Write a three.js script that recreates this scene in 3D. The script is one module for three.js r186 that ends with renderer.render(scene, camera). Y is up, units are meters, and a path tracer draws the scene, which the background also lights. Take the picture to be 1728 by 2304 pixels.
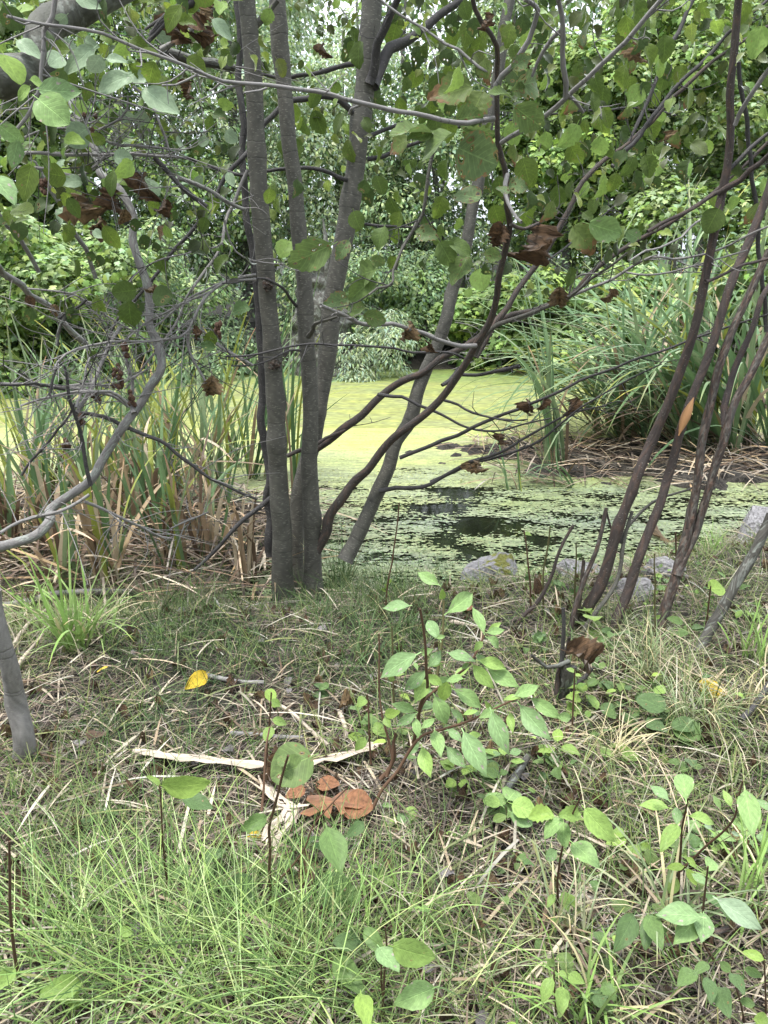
import * as THREE from 'three';
import { mergeGeometries } from 'three/addons/utils/BufferGeometryUtils.js';
import { ImprovedNoise } from 'three/addons/math/ImprovedNoise.js';

// ---------- camera, sky, sun, exposure ----------
const V = (x, y, z) => new THREE.Vector3(x, y, z);
const scene = new THREE.Scene();
const PITCH = 16.46 * Math.PI / 180, EYE = 1.25, F = 1731;
const camera = new THREE.PerspectiveCamera(67.3, 768 / 1024, 0.05, 300);
camera.position.set(0, EYE, 0);
camera.rotation.x = -PITCH;
scene.add(camera);
const renderer = new THREE.WebGLRenderer();
renderer.toneMapping = THREE.LinearToneMapping;
renderer.toneMappingExposure = 3.9;
renderer.shadowMap.enabled = true;
const noiseGen = new ImprovedNoise();
const N3 = (x, y, z = 0) => noiseGen.noise(x + 31.7, y + 17.3, z + 5.1);
const fbm = (x, y, o = 4, z = 0) => { let s = 0, a = 0.5; for (let i = 0; i < o; i++) { s += a * N3(x, y, z + i * 7.7); x *= 2.03; y *= 2.03; a *= 0.5; } return s; };
{ // overcast sky, brighter overhead
  const w = 128, h = 64, data = new Float32Array(w * h * 4);
  for (let j = 0; j < h; j++) for (let i = 0; i < w; i++) {
    const e = ((j + 0.5) / h - 0.5) * Math.PI, a = i / w * 2 * Math.PI;
    const cl = 1 + 0.25 * fbm(Math.cos(a) * Math.cos(e) * 2, Math.sin(a) * Math.cos(e) * 2, 3, Math.sin(e) * 2);
    const L = e > 0 ? (1 + 2 * Math.sin(e)) / 3 * 1.0 * cl : 0.3;
    data.set([L * 0.93, L * 0.99, L * 1.1, 1], (j * w + i) * 4);
  }
  const t = new THREE.DataTexture(data, w, h, THREE.RGBAFormat, THREE.FloatType);
  t.mapping = THREE.EquirectangularReflectionMapping; t.magFilter = THREE.LinearFilter; t.needsUpdate = true;
  scene.background = t; scene.environment = t;
}
const sun = new THREE.DirectionalLight(new THREE.Color(1, 0.97, 0.91), 1.5);
sun.name = 'sun'; sun.position.set(-4, 16, 3); sun.castShadow = true; sun.shadow.radius = 24;
Object.assign(sun.shadow.camera, { left: -20, right: 20, top: 20, bottom: -20, near: 0.1, far: 80 });
scene.add(sun, sun.target); sun.target.position.set(0, 0, -5);
sun.position.add(sun.target.position);

// ---------- helpers ----------
function rng(seed) { let a = seed >>> 0; return () => { a = (a + 0x6D2B79F5) >>> 0; let t = a; t = Math.imul(t ^ (t >>> 15), t | 1); t ^= t + Math.imul(t ^ (t >>> 7), t | 61); return ((t ^ (t >>> 14)) >>> 0) / 4294967296; }; }
let R = rng(11);
const rr = (a, b) => a + (b - a) * R();
const pick = (a) => a[Math.floor(R() * a.length)];
const clamp = THREE.MathUtils.clamp, lerp = THREE.MathUtils.lerp, sstep = THREE.MathUtils.smoothstep;
const CP = Math.cos(PITCH), SP = Math.sin(PITCH);
// a sight line through a picture point, used to read positions off the photograph; d is the distance ahead of the viewer
function ray(sx, sy) { const y = (1152 - sy) / F; return V((sx - 864) / F, y * CP - SP, -y * SP - CP); }
function at(sx, sy, d) { const r = ray(sx, sy); return r.multiplyScalar(d / -r.z).add(camera.position); }
const depthOf = (p) => (p.y - EYE) * -SP + -p.z * CP;   // distance along the view axis
const px = (n, p) => n / F * depthOf(p);                 // metres of n picture points at p
const PANEL = { 1: [0, 0, 2.88], 2: [576, 0, 2.88], 3: [1152, 0, 2.88], 4: [576, 500, 2.88], 5: [1152, 500, 2.88], 6: [0, 500, 2.88], 7: [1152, 1000, 2.88], 8: [800, 1250, 2.88], q1: [0, 0, 1.92], q2: [864, 0, 1.92], q3: [0, 600, 1.92], q4: [864, 600, 1.92], q5: [0, 1100, 1.92], q6: [864, 1100, 1.92], q7: [0, 1700, 1.9201], q8: [864, 1700, 1.9201], s: [0, 0, 1] };
const spot = (p, x, y) => [PANEL[p][0] + x / PANEL[p][2], PANEL[p][1] + y / PANEL[p][2]];

const used = new Map();
function numbered(n) { const k = used.get(n) ?? 0; used.set(n, k + 1); return k ? n + '_' + String(k).padStart(3, '0') : n; }
function tag(o, label, category, group, kind) { o.userData.label = label; o.userData.category = category; if (group) o.userData.group = group; if (kind) o.userData.kind = kind; return o; }
function thing(name, label, category, pos = V(0, 0, 0), group) { const o = new THREE.Group(); o.name = numbered(name); o.position.copy(pos); scene.add(o); return tag(o, label, category, group); }
function part(name, geo, mat, parent) { const m = new THREE.Mesh(geo, mat); m.name = name; m.castShadow = m.receiveShadow = true; parent.add(m); return m; }
function solo(name, geo, mat, label, category, group, kind) { const m = part(numbered(name), geo, mat, scene); return tag(m, label, category, group, kind); }

// ---------- the lie of the land ----------
const WATER = -0.2;
const shoreTab = [[-6, 3.2], [-3, 3.25], [-0.9, 3.3], [-0.3, 3.45], [0.3, 3.62], [1, 3.8], [1.8, 4.25], [2.6, 4.9], [4, 5.6], [8, 6.6]];
function shore(x) { let i = 0; while (i < shoreTab.length - 2 && x > shoreTab[i + 1][0]) i++; const [a, b] = [shoreTab[i], shoreTab[i + 1]]; return lerp(a[1], b[1], clamp((x - a[0]) / (b[0] - a[0]), 0, 1)); }
function mudBank(x, d) { // 0..1 on the litter bank to the right of the open water
  const u = (x - 3.7) / 2.75, v = (d - 6.45) / 0.95; return clamp(1.25 - Math.sqrt(u * u + v * v) + 0.45 * N3(x * 1.3, d * 1.3) + 0.25 * N3(x * 4, d * 4), 0, 1);
}
function reedBed(x, d) { const u = (x + 2.75) / 2.05, v = (d - 4.2) / 1.25; return clamp(1.25 - Math.sqrt(u * u + v * v) + 0.3 * N3(x * 1.3, d * 1.3 + 9), 0, 1); }
function gh(x, z) {
  const d = -z, s = d - shore(x) + 0.12 * N3(x * 1.7, d * 1.7);
  let h = 0.05 * N3(x * 0.9, z * 0.9) + 0.022 * N3(x * 4, z * 4);
  h = lerp(h, WATER - 0.03, sstep(s, -0.75, 0.1));
  h = lerp(h, WATER - 0.5, sstep(s, 0.05, 1.8));
  if (s > -0.3) {
    const m = Math.max(mudBank(x, d), reedBed(x, d));
    h = Math.max(h, lerp(WATER - 0.06, WATER + 0.035 + 0.06 * N3(x * 3, d * 4) + 0.06 * N3(x * 9, d * 11) + 0.02 * N3(x * 22, d * 22), sstep(m, 0, 0.3)) - (m <= 0 ? 9 : 0));
  }
  const far = d - 13.7 - 0.5 * N3(x * 0.5, 3.3), side = Math.abs(x) - 13;
  const out = Math.max(far, side);
  if (out > -1.5) h = lerp(h, 0.35 + Math.max(0, out - 2) * 0.05 + 0.15 * N3(x * 0.4, z * 0.4), sstep(out, -1.2, 2));
  return h;
}
function gp(sx, sy) { const r = ray(sx, sy); let t = 0.4; for (; t < 60; t += 0.01) { const x = r.x * t, y = EYE + r.y * t, z = r.z * t; if (y <= Math.max(gh(x, z), -9)) return V(x, y, z); } return at(sx, sy, 20); }
const gd = (sx, sy) => -gp(sx, sy).z;
const onGround = (x, z, up = 0) => V(x, gh(x, z) + up, z);

// ---------- computed textures ----------
function tex(w, h, fn, { srgb = false, repeat = true } = {}) {
  const d = new Uint8Array(w * h * 4), c = [0, 0, 0, 1];
  const enc = srgb ? (v) => Math.round(255 * Math.pow(clamp(v, 0, 1), 1 / 2.2)) : (v) => Math.round(255 * clamp(v, 0, 1));
  for (let j = 0; j < h; j++) for (let i = 0; i < w; i++) { c[3] = 1; fn(i / w, j / h, c); const o = (j * w + i) * 4; d[o] = enc(c[0]); d[o + 1] = enc(c[1]); d[o + 2] = enc(c[2]); d[o + 3] = Math.round(255 * clamp(c[3], 0, 1)); }
  const t = new THREE.DataTexture(d, w, h); t.magFilter = THREE.LinearFilter; t.minFilter = THREE.LinearMipmapLinearFilter; t.wrapS = t.wrapT = repeat ? THREE.RepeatWrapping : THREE.ClampToEdgeWrapping;
  if (srgb) t.colorSpace = THREE.SRGBColorSpace; t.needsUpdate = true; return t;
}
// noise that wraps: p cells per tile
const tn = (u, v, p, s = 0) => { const a = u * 2 * Math.PI, b = v * 2 * Math.PI, r = p / (2 * Math.PI); return N3(Math.cos(a) * r + s, Math.sin(a) * r + Math.cos(b) * r * 1.31, Math.sin(b) * r * 1.31 + s); };
function marks(seed, n, make) { const q = rng(seed), a = []; for (let i = 0; i < n; i++) a.push(make(q)); return a; }
function barkSet(seed, base, { lentil = 0, lichen = 0, flake = 0, warm = 0, rings = 0 }) {
  const w = 256, h = 512, L = new Float32Array(w * h), B = new Float32Array(w * h), q = rng(seed);
  for (let k = 0; k < lentil; k++) { const cx = q() * w, cy = q() * h, a = 2 + q() * 5, b = 0.8 + q() * 0.9; for (let y = -3; y <= 3; y++) for (let x = -9; x <= 9; x++) { const v = Math.exp(-((x / a) ** 2 + (y / b) ** 2) * 1.4), o = ((Math.floor(cy + y) + h) % h) * w + ((Math.floor(cx + x) + w) % w); L[o] = Math.max(L[o], v * (0.5 + 0.5 * q())); } }
  const ringAt = marks(seed + 5, rings, (g) => g());
  const col = (u, v, c) => {
    const i = Math.floor(u * w), j = Math.floor(v * h), l = L[j * w + i];
    let m = 1 + 0.35 * tn(u, v, 5, seed) + 0.3 * tn(u, v, 17, seed + 3) + 0.16 * tn(u, v * 3, 40, seed + 1);
    let k = tn(u, v, 9, seed + 8), f = flake ? clamp((tn(u * 1, v, 12, seed + 4) + 0.05) * 6, 0, 1) * flake : 0;
    let rg = 0; for (const r of ringAt) { const dd = Math.abs(((v - r + 0.012 * tn(u, r, 6, seed) + 1.5) % 1) - 0.5); rg = Math.max(rg, 1 - dd / 0.008); }
    for (let n = 0; n < 3; n++) { c[n] = base[n] * m * (1 - 0.45 * clamp(rg, 0, 1)); c[n] = lerp(c[n], [0.36, 0.34, 0.29][n], l * 0.75); c[n] = lerp(c[n], [0.2, 0.1, 0.06][n], clamp(k * 2.2, 0, 1) * warm); c[n] = lerp(c[n], [0.34, 0.37, 0.33][n] * (0.8 + 0.6 * tn(u, v, 30, 3)), clamp((tn(u, v, 7, seed + 20) + tn(u, v, 21, seed) * 0.6) * 5 - 0.3, 0, 1) * lichen); c[n] *= 1 - 0.5 * f; }
    B[j * w + i] = 0.5 + 0.2 * (m - 1) + 0.4 * l - 0.5 * f + 0.6 * clamp(rg, 0, 1) + 0.18 * tn(u * 2, v, 60, seed);
  };
  const map = tex(w, h, col, { srgb: true }), bump = tex(w, h, (u, v, c) => { c[0] = c[1] = c[2] = B[Math.floor(v * h) * w + Math.floor(u * w)]; });
  return new THREE.MeshStandardMaterial({ map, bumpMap: bump, bumpScale: flake ? 0.004 : 0.0016, roughness: 0.78 });
}
const M = {
  alder: barkSet(3, [0.084, 0.079, 0.066], { lentil: 420, rings: 3 }),
  alderPale: barkSet(4, [0.2, 0.188, 0.182], { lentil: 160, rings: 4 }),
  alderDark: barkSet(7, [0.04, 0.036, 0.036], { lentil: 150, rings: 2 }),
  alderBrown: barkSet(5, [0.05, 0.04, 0.035], { lentil: 200, warm: 0.22 }),
  lichen: barkSet(6, [0.16, 0.15, 0.145], { lichen: 0.55, lentil: 120 }),
  lichenDark: barkSet(9, [0.07, 0.065, 0.055], { lichen: 0.4, flake: 0.5 }),
  red: barkSet(8, [0.05, 0.036, 0.032], { lentil: 120, flake: 0.3, warm: 0.22 }),
  redFlaky: barkSet(12, [0.062, 0.043, 0.035], { flake: 0.9, warm: 0.4, lichen: 0.2 }),
  mossy: barkSet(14, [0.075, 0.075, 0.06], { lichen: 0.3, flake: 0.35 }),
  farTrunk: barkSet(10, [0.13, 0.12, 0.11], { flake: 0.7, lichen: 0.25 }),
};
const plain = (r, g, b, rough = 0.85, extra = {}) => new THREE.MeshStandardMaterial({ color: new THREE.Color().setRGB(r, g, b), roughness: rough, side: THREE.DoubleSide, ...extra });
M.wound = plain(0.42, 0.22, 0.1); M.stalk = plain(0.085, 0.045, 0.024); M.stalkGreen = plain(0.09, 0.08, 0.03); M.cone = plain(0.07, 0.035, 0.02); M.petiole = plain(0.3, 0.27, 0.1);

// leaf skins: u across the blade, v from stalk to tip
function leafSkin(seed, base, { vein = 1.5, veins = 8, blotch = 0, blotchCol = [0.2, 0.12, 0.05], brown = 0, holes = 0, mottle = 0.25, through = 0.38, coat = 0.25, edge = 0, relief = 0.0012 }) {
  const q = rng(seed), hole = marks(seed, holes, () => [0.15 + 0.7 * q(), 0.15 + 0.75 * q(), 0.02 + 0.035 * q(), 0.5 + q()]), B = new Float32Array(128 * 192);
  const map = tex(128, 192, (u, v, c) => {
    const x = u * 2 - 1, ax = Math.abs(x), side = ((v - 0.34 * ax) * veins % 1 + 1) % 1;
    const mid = clamp(1 - ax / 0.05, 0, 1), sv = clamp(1 - Math.min(side, 1 - side) / 0.09, 0, 1) * (1 - ax * 0.4) * 0.7, vv = Math.max(mid, sv);
    const n = fbm(u * 6 + seed, v * 8, 3), k = 1 + mottle * 2 * n;
    let b = blotch ? clamp((fbm(u * 4 + seed * 3, v * 5 + 2, 3) - 0.34 + blotch * 0.42) * 9, 0, 1) : 0;
    if (brown) b = Math.max(b, clamp((v + 0.25 * ax + 0.5 * n - 1 + brown) * 7, 0, 1));
    if (edge) b = Math.max(b, clamp((ax + n * 0.9 - 1 + edge) * 8, 0, 1));
    c[3] = 1;
    for (const [hx, hy, hr, hs] of hole) { const dd = Math.hypot((u - hx) * 0.8, (v - hy) * hs) + 0.012 * N3(u * 30, v * 30, seed); if (dd < hr) c[3] = 0; else if (dd < hr * 1.7) b = Math.max(b, 0.75); }
    if (edge && ax + n * 1.1 > 1.12) c[3] = 0;
    for (let m = 0; m < 3; m++) { const g = base[m] * k * lerp(1, vein, vv); c[m] = lerp(g, blotchCol[m] * (0.75 + 1.3 * (n + 0.25)), b); }
    B[Math.floor(v * 192) * 128 + Math.floor(u * 128)] = 0.6 - 0.5 * vv + 0.25 * n;
  }, { srgb: true, repeat: false });
  const bump = tex(128, 192, (u, v, c) => { c[0] = c[1] = c[2] = B[Math.floor(v * 192) * 128 + Math.floor(u * 128)]; }, { repeat: false });
  return new THREE.MeshPhysicalMaterial({ map, bumpMap: bump, bumpScale: relief, alphaTest: holes || edge ? 0.5 : 0, roughness: 1, side: THREE.DoubleSide, transmission: through, thickness: 0, clearcoat: coat, clearcoatRoughness: 0.42, specularIntensity: 0.4 });
}
const SKIN = {
  alder: [leafSkin(21, [0.11, 0.17, 0.042], { vein: 1.8 }), leafSkin(22, [0.12, 0.18, 0.05], { vein: 1.8, blotch: 0.12, holes: 3 }), leafSkin(23, [0.125, 0.185, 0.07], { vein: 1.7, holes: 5, edge: 0.12, blotch: 0.1 })],
  alderHung: [leafSkin(24, [0.075, 0.12, 0.02], { vein: 1.9, through: 0.5, coat: 0.12 }), leafSkin(25, [0.11, 0.165, 0.022], { vein: 1.8, through: 0.6, blotch: 0.1, coat: 0.1 }), leafSkin(26, [0.05, 0.085, 0.02], { through: 0.4, holes: 2, coat: 0.2 })],
  poplar: [leafSkin(31, [0.2, 0.31, 0.105], { through: 0.22, vein: 1.6, blotch: 0.08, blotchCol: [0.3, 0.25, 0.2] }), leafSkin(32, [0.18, 0.28, 0.115], { through: 0.22, vein: 1.7, blotch: 0.2, blotchCol: [0.32, 0.27, 0.24] }), leafSkin(33, [0.24, 0.36, 0.09], { through: 0.25, vein: 1.5 })],
  fresh: [leafSkin(34, [0.25, 0.37, 0.075], { vein: 1.3 }), leafSkin(35, [0.21, 0.32, 0.075], { vein: 1.35, blotch: 0.06 })],
  herb: [leafSkin(36, [0.12, 0.2, 0.055], {}), leafSkin(37, [0.09, 0.155, 0.05], { holes: 2 })],
  grey: [leafSkin(38, [0.24, 0.32, 0.2], { through: 0.2, vein: 1.4, blotch: 0.15, blotchCol: [0.36, 0.33, 0.31], coat: 0.3 })],
  dead: [leafSkin(41, [0.085, 0.048, 0.024], { vein: 0.45, mottle: 0.8, through: 0.25, coat: 0.05, relief: 0.005, blotch: 0.3, blotchCol: [0.1, 0.055, 0.03] }), leafSkin(42, [0.14, 0.092, 0.045], { vein: 0.45, mottle: 0.8, through: 0.25, coat: 0.05, relief: 0.005, blotch: 0.4, blotchCol: [0.16, 0.09, 0.04] })],
  orange: [leafSkin(43, [0.27, 0.125, 0.062], { vein: 0.75, mottle: 0.5, coat: 0.05, blotch: 0.2, blotchCol: [0.25, 0.11, 0.05] })],
  yellow: [leafSkin(44, [0.68, 0.48, 0.04], { vein: 0.85, coat: 0.1, blotch: 0.08, blotchCol: [0.35, 0.2, 0.05] })],
  half: [leafSkin(45, [0.13, 0.18, 0.045], { brown: 0.28, blotchCol: [0.15, 0.085, 0.035], blotch: 0.12, holes: 2, edge: 0.08 })],
};
SKIN.litter = [...SKIN.dead, leafSkin(46, [0.28, 0.25, 0.245], { vein: 0.8, coat: 0.05, mottle: 0.4 })];

// ---------- shapes ----------
// a round limb along pts; radii by distance along it; skin tile 0.2 m round, 0.4 m along
function limb(pts, radii, { sides = 8, step = 0.04, knots = 0, seed = 1, tile = 0.2, jit = 0.05 } = {}) {
  const curve = new THREE.CatmullRomCurve3(pts, false, 'centripetal'), len = curve.getLength(), n = clamp(Math.ceil(len / step), 3, 110), q = rng(seed + Math.round(len * 1000));
  const fr = curve.computeFrenetFrames(n, false), pos = [], uv = [], idx = [], nor = [];
  const rAt = typeof radii === 'function' ? radii : (t) => { const f = t * (radii.length - 1), i = Math.min(Math.floor(f), radii.length - 2); return lerp(radii[i], radii[i + 1], f - i); };
  const kn = Array.from({ length: knots }, () => [q(), 0.12 + 0.16 * q(), q() * 6.28]), reps = Math.max(1, Math.round(2 * Math.PI * rAt(0.4) / tile)), uo = q();
  const frp = curve.getSpacedPoints(n);
  for (let i = 0; i <= n; i++) {
    const t = i / n, p = frp[i], r = rAt(t);
    for (let j = 0; j <= sides; j++) {
      const a = j / sides * 2 * Math.PI, c = Math.cos(a), s = Math.sin(a);
      let k = 1 + jit * N3(c * 1.2 + seed, s * 1.2, t * len * 9) + jit * 0.9 * N3(c * 0.6, s * 0.6 + seed, t * len * 2.5);
      for (const [kt, kh, ka] of kn) { const dl = (t - kt) * len / (r * 0.9); k += kh * Math.exp(-dl * dl) * (0.4 + 0.6 * Math.max(0, Math.cos(a - ka))); }
      const nx = fr.normals[i].x * c + fr.binormals[i].x * s, ny = fr.normals[i].y * c + fr.binormals[i].y * s, nz = fr.normals[i].z * c + fr.binormals[i].z * s;
      pos.push(p.x + nx * r * k, p.y + ny * r * k, p.z + nz * r * k); uv.push(j / sides * reps + uo, t * len / (tile * 2) + uo * 3.3);
      if (i < n && j < sides) { const b = i * (sides + 1) + j; idx.push(b, b + sides + 1, b + 1, b + 1, b + sides + 1, b + sides + 2); }
    }
  }
  for (const e of [0, n]) { const c0 = pos.length / 3, p = frp[e]; pos.push(p.x, p.y, p.z); uv.push(0.5, 0.5); for (let j = 0; j < sides; j++) { const b = e * (sides + 1) + j; e ? idx.push(c0, b, b + 1) : idx.push(c0, b + 1, b); } }
  const g = new THREE.BufferGeometry(); g.setAttribute('position', new THREE.Float32BufferAttribute(pos, 3)); g.setAttribute('uv', new THREE.Float32BufferAttribute(uv, 2)); g.setIndex(idx); g.computeVertexNormals();
  return g;
}
// points read off the photograph, from distance d0 to d1
function trace(panel, xy, d0, d1 = d0) { const out = [], n = xy.length / 2; for (let i = 0; i < n; i++) { const [x, y] = spot(panel, xy[2 * i], xy[2 * i + 1]); out.push(at(x, y, lerp(d0, d1, n > 1 ? i / (n - 1) : 0))); } return out; }
function traces(...runs) { return runs.flatMap((r) => trace(...r)); }
// branch whose half widths are given in picture points at its ends
function branch(name, parent, mat, pts0, r0, r1, o = {}) {
  let pts = pts0;
  if (!o.straight) { const cv = new THREE.CatmullRomCurve3(pts0, false, 'centripetal'), n = clamp(Math.round(cv.getLength() / (0.05 + px(r0, pts0[0]) * 2)), pts0.length, 60), q = rng(Math.round(pts0[0].x * 5557 + pts0[0].y * 713)); pts = cv.getSpacedPoints(n).map((p, i) => { if (!i || i === n) return p; const k = px(lerp(r0, r1, i / n), p) * (o.crook ?? 0.75); return p.add(V((q() - 0.5) * 2 * k, (q() - 0.5) * 2 * k, (q() - 0.5) * 2 * k)); }); }
  const a = px(r0, pts[0]), b = px(r1, pts[pts.length - 1]);
  const flare = o.flare ?? 0, m = part(name, limb(pts, (t) => lerp(a, b, Math.pow(t, 0.8)) * (1 + flare * Math.exp(-t * 14)), { sides: r0 > 9 ? 14 : r0 > 4 ? 8 : 6, seed: Math.round(pts[0].x * 977 + pts[0].y * 331), ...o }), mat, parent);
  paths.set(m, pts); return m;
}
const paths = new Map();
// leaf blades: stalk at the origin, tip at (0, 1, 0), upper face +z
const PROFILE = {
  alder: (t) => 0.37 * Math.pow(Math.sin(Math.PI * Math.pow(t, 0.74)), 0.74),
  round: (t) => 0.46 * Math.pow(Math.sin(Math.PI * Math.pow(t, 0.8)), 0.55),
  poplar: (t) => 0.215 * Math.pow(Math.sin(Math.PI * Math.pow(t, 0.88)), 1.15),
  egg: (t) => 0.31 * Math.pow(Math.sin(Math.PI * Math.pow(t, 0.72)), 0.8),
};
function leafShape(kind, seed, { fold = 0.25, curl = 0.25, teeth = 0, wave = 0.03, stalk = 0.18, rows = 8, crinkle = 0.025 } = {}) {
  const q = rng(seed), pos = [], uv = [], idx = [], U = [-1, -0.5, 0, 0.5, 1], sk = 0.12 * (q() - 0.5);
  for (let i = 0; i <= rows; i++) {
    const t = i / rows, w = Math.max(PROFILE[kind](clamp(t, 0.015, 0.993)), 0.004), th = curl * t * 1.1;
    for (const u of U) {
      const e = Math.abs(u) === 1 ? 1 + teeth * ((i % 2 ? 1 : -1) * 0.5 + (q() - 0.5)) : 1, x = u * w * e + sk * t * t, y0 = t + (Math.abs(u) === 1 ? teeth * 0.15 * (i % 2) : 0);
      const z0 = fold * Math.abs(u) * w + wave * Math.sin(t * 7 + seed + u * 2) * Math.abs(u) + crinkle * (q() - 0.5), yc = curl ? Math.sin(th) / (curl * 1.1 || 1) : t, zc = curl ? (1 - Math.cos(th)) / (curl * 1.1) : 0;
      pos.push(x, yc + (y0 - t) + z0 * Math.sin(th) * 0.5, -zc + z0); uv.push((u + 1) / 2, t);
    }
    if (i < rows) for (let k = 0; k < 4; k++) { const b = i * 5 + k; idx.push(b, b + 1, b + 6, b, b + 6, b + 5); }
  }
  if (stalk) { const b = pos.length / 3; for (const [x, y, z] of [[-0.011, -stalk, 0.02], [0.011, -stalk, 0.02], [0.011, 0.05, 0.004], [-0.011, 0.05, 0.004]]) { pos.push(x, y, z); uv.push(0.5, 0.1); } idx.push(b, b + 1, b + 2, b, b + 2, b + 3); }
  const g = new THREE.BufferGeometry(); g.setAttribute('position', new THREE.Float32BufferAttribute(pos, 3)); g.setAttribute('uv', new THREE.Float32BufferAttribute(uv, 2)); g.setIndex(idx); g.computeVertexNormals(); return g;
}
function lobedLeaf(seed, lobes = 5) { // maple-like, lobed outline as a fan
  const q = rng(seed), n = lobes * 4, pos = [0, 0.32, 0.05], uv = [0.5, 0.32], idx = [];
  for (let i = 0; i <= n; i++) {
    const a = -Math.PI * 0.93 + i / n * Math.PI * 1.86, lobe = Math.abs(Math.cos((i / n) * lobes * Math.PI)), r = (0.3 + 0.34 * Math.pow(lobe, 1.2)) * (0.8 + 0.25 * Math.cos(a)) * (0.92 + 0.16 * q());
    pos.push(Math.sin(a) * r * 1.05, 0.32 + Math.cos(a) * r, -0.1 * r + 0.08 * (q() - 0.5)); uv.push(0.5 + Math.sin(a) * r * 0.7, clamp(0.32 + Math.cos(a) * r, 0, 1)); if (i) idx.push(0, i + 1, i);
  }
  const g = new THREE.BufferGeometry(); g.setAttribute('position', new THREE.Float32BufferAttribute(pos, 3)); g.setAttribute('uv', new THREE.Float32BufferAttribute(uv, 2)); g.setIndex(idx); g.computeVertexNormals(); return g;
}
const LEAF = {
  alder: [1, 2, 3, 4].map((s) => leafShape('alder', s, { teeth: 0.16, fold: 0.2 + 0.16 * (s % 3), curl: 0.2 + 0.25 * (s % 4), wave: 0.07, rows: 12 })),
  round: [5, 6, 7].map((s) => leafShape('round', s, { teeth: 0.04, fold: 0.15, curl: 0.2 + 0.1 * (s % 3) })),
  poplar: [8, 9, 10, 11].map((s) => leafShape('poplar', s, { fold: 0.25 + 0.1 * (s % 2), curl: 0.2 + 0.22 * (s % 4), stalk: 0.1, wave: 0.02 })),
  egg: [12, 13, 14].map((s) => leafShape('egg', s, { teeth: 0.05, fold: 0.2, curl: 0.15 + 0.2 * (s % 3), stalk: 0.12 })),
  curled: [15, 16, 17, 18].map((s) => leafShape('alder', s, { teeth: 0.3, fold: 1.1 + 0.5 * (s % 2), curl: 1.1 + 0.4 * (s % 3), wave: 0.24, crinkle: 0.2, rows: 16 })),
  lobed: [19, 20, 21].map((s) => lobedLeaf(s)),
};
const TMP = new THREE.Matrix4();
function setLeaf(m, b, t, roll, face) { // place a leaf from stalk b to tip t; face is where its upper side looks
  const y = t.clone().sub(b), L = y.length(); y.divideScalar(L); const z = face.clone().addScaledVector(y, -face.dot(y)); if (z.lengthSq() < 1e-6) z.set(0.1, 0.2, 1).addScaledVector(y, -0.2 * y.y - y.z); z.normalize(); z.applyAxisAngle(y, roll);
  m.quaternion.setFromRotationMatrix(TMP.makeBasis(y.clone().cross(z), y, z)); m.position.copy(b); m.scale.setScalar(L); return m;
}
function leaf(parent, kind, skin, b, t, { roll = 0, wide = 1, face, name = 'leaf' } = {}) {
  const m = part(name, pick(LEAF[kind]), pick(SKIN[skin]), parent); setLeaf(m, b, t, roll, face ?? camera.position.clone().sub(b).normalize().add(V(0, 0.45, 0))); m.scale.x *= wide; return m;
}
// leaves read off the photograph: groups of four numbers, stalk x, y and tip x, y
function leaves(parent, panel, kind, skin, list, d, o = {}) {
  for (let i = 0; i < list.length; i += 4) {
    const b = at(...spot(panel, list[i], list[i + 1]), d + rr(-0.03, 0.03)), [tx, ty] = spot(panel, list[i + 2], list[i + 3]), t0 = at(tx, ty, d), t = at(tx, ty, Math.max(0.4, d + rr(-0.015, 0.015) + (o.tip ?? 0) + (o.tilt ?? 0.35) * (t0.y - b.y)));
    leaf(parent, kind, skin, b, t, { roll: rr(-0.5, 0.5) * (o.spread ?? 1) + (o.roll ?? 0), wide: (o.wide ?? 1) * rr(0.9, 1.15), name: o.name });
  }
}
// long narrow blade of length 1 and width 1 standing on the origin, bending towards +z
function blade(n, bend, { fold = 0, twist = 0, tip = 0.04, power = 1.5, kink = 0, taper = 2.2 } = {}) {
  const pos = [], uv = [], idx = []; let y = 0, z = 0; const cols = fold ? [-1, 0, 1] : [-1, 1];
  for (let i = 0; i <= n; i++) {
    const t = i / n, a = bend * Math.pow(t, power) + (kink && t > 0.55 ? kink : 0), w = 0.5 * lerp(0.75, 1, sstep(t, 0, 0.3)) * lerp(1, tip, Math.pow(t, taper)), tw = twist * t;
    for (const c of cols) { pos.push(c * w * Math.cos(tw), y, z + 0.014 * (c * w * Math.sin(tw) + (fold && c ? fold * w : 0))); uv.push((c + 1) / 2, t); }
    y += Math.cos(a) / n; z += Math.sin(a) / n; const k = cols.length;
    if (i < n) for (let j = 0; j < k - 1; j++) { const b = i * k + j; idx.push(b, b + 1, b + k + 1, b, b + k + 1, b + k); }
  }
  const g = new THREE.BufferGeometry(); g.setAttribute('position', new THREE.Float32BufferAttribute(pos, 3)); g.setAttribute('uv', new THREE.Float32BufferAttribute(uv, 2)); g.setIndex(idx); g.computeVertexNormals(); return g;
}
const Q = new THREE.Quaternion(), E = new THREE.Euler(), MAT = new THREE.Matrix4(), COL = new THREE.Color();
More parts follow.
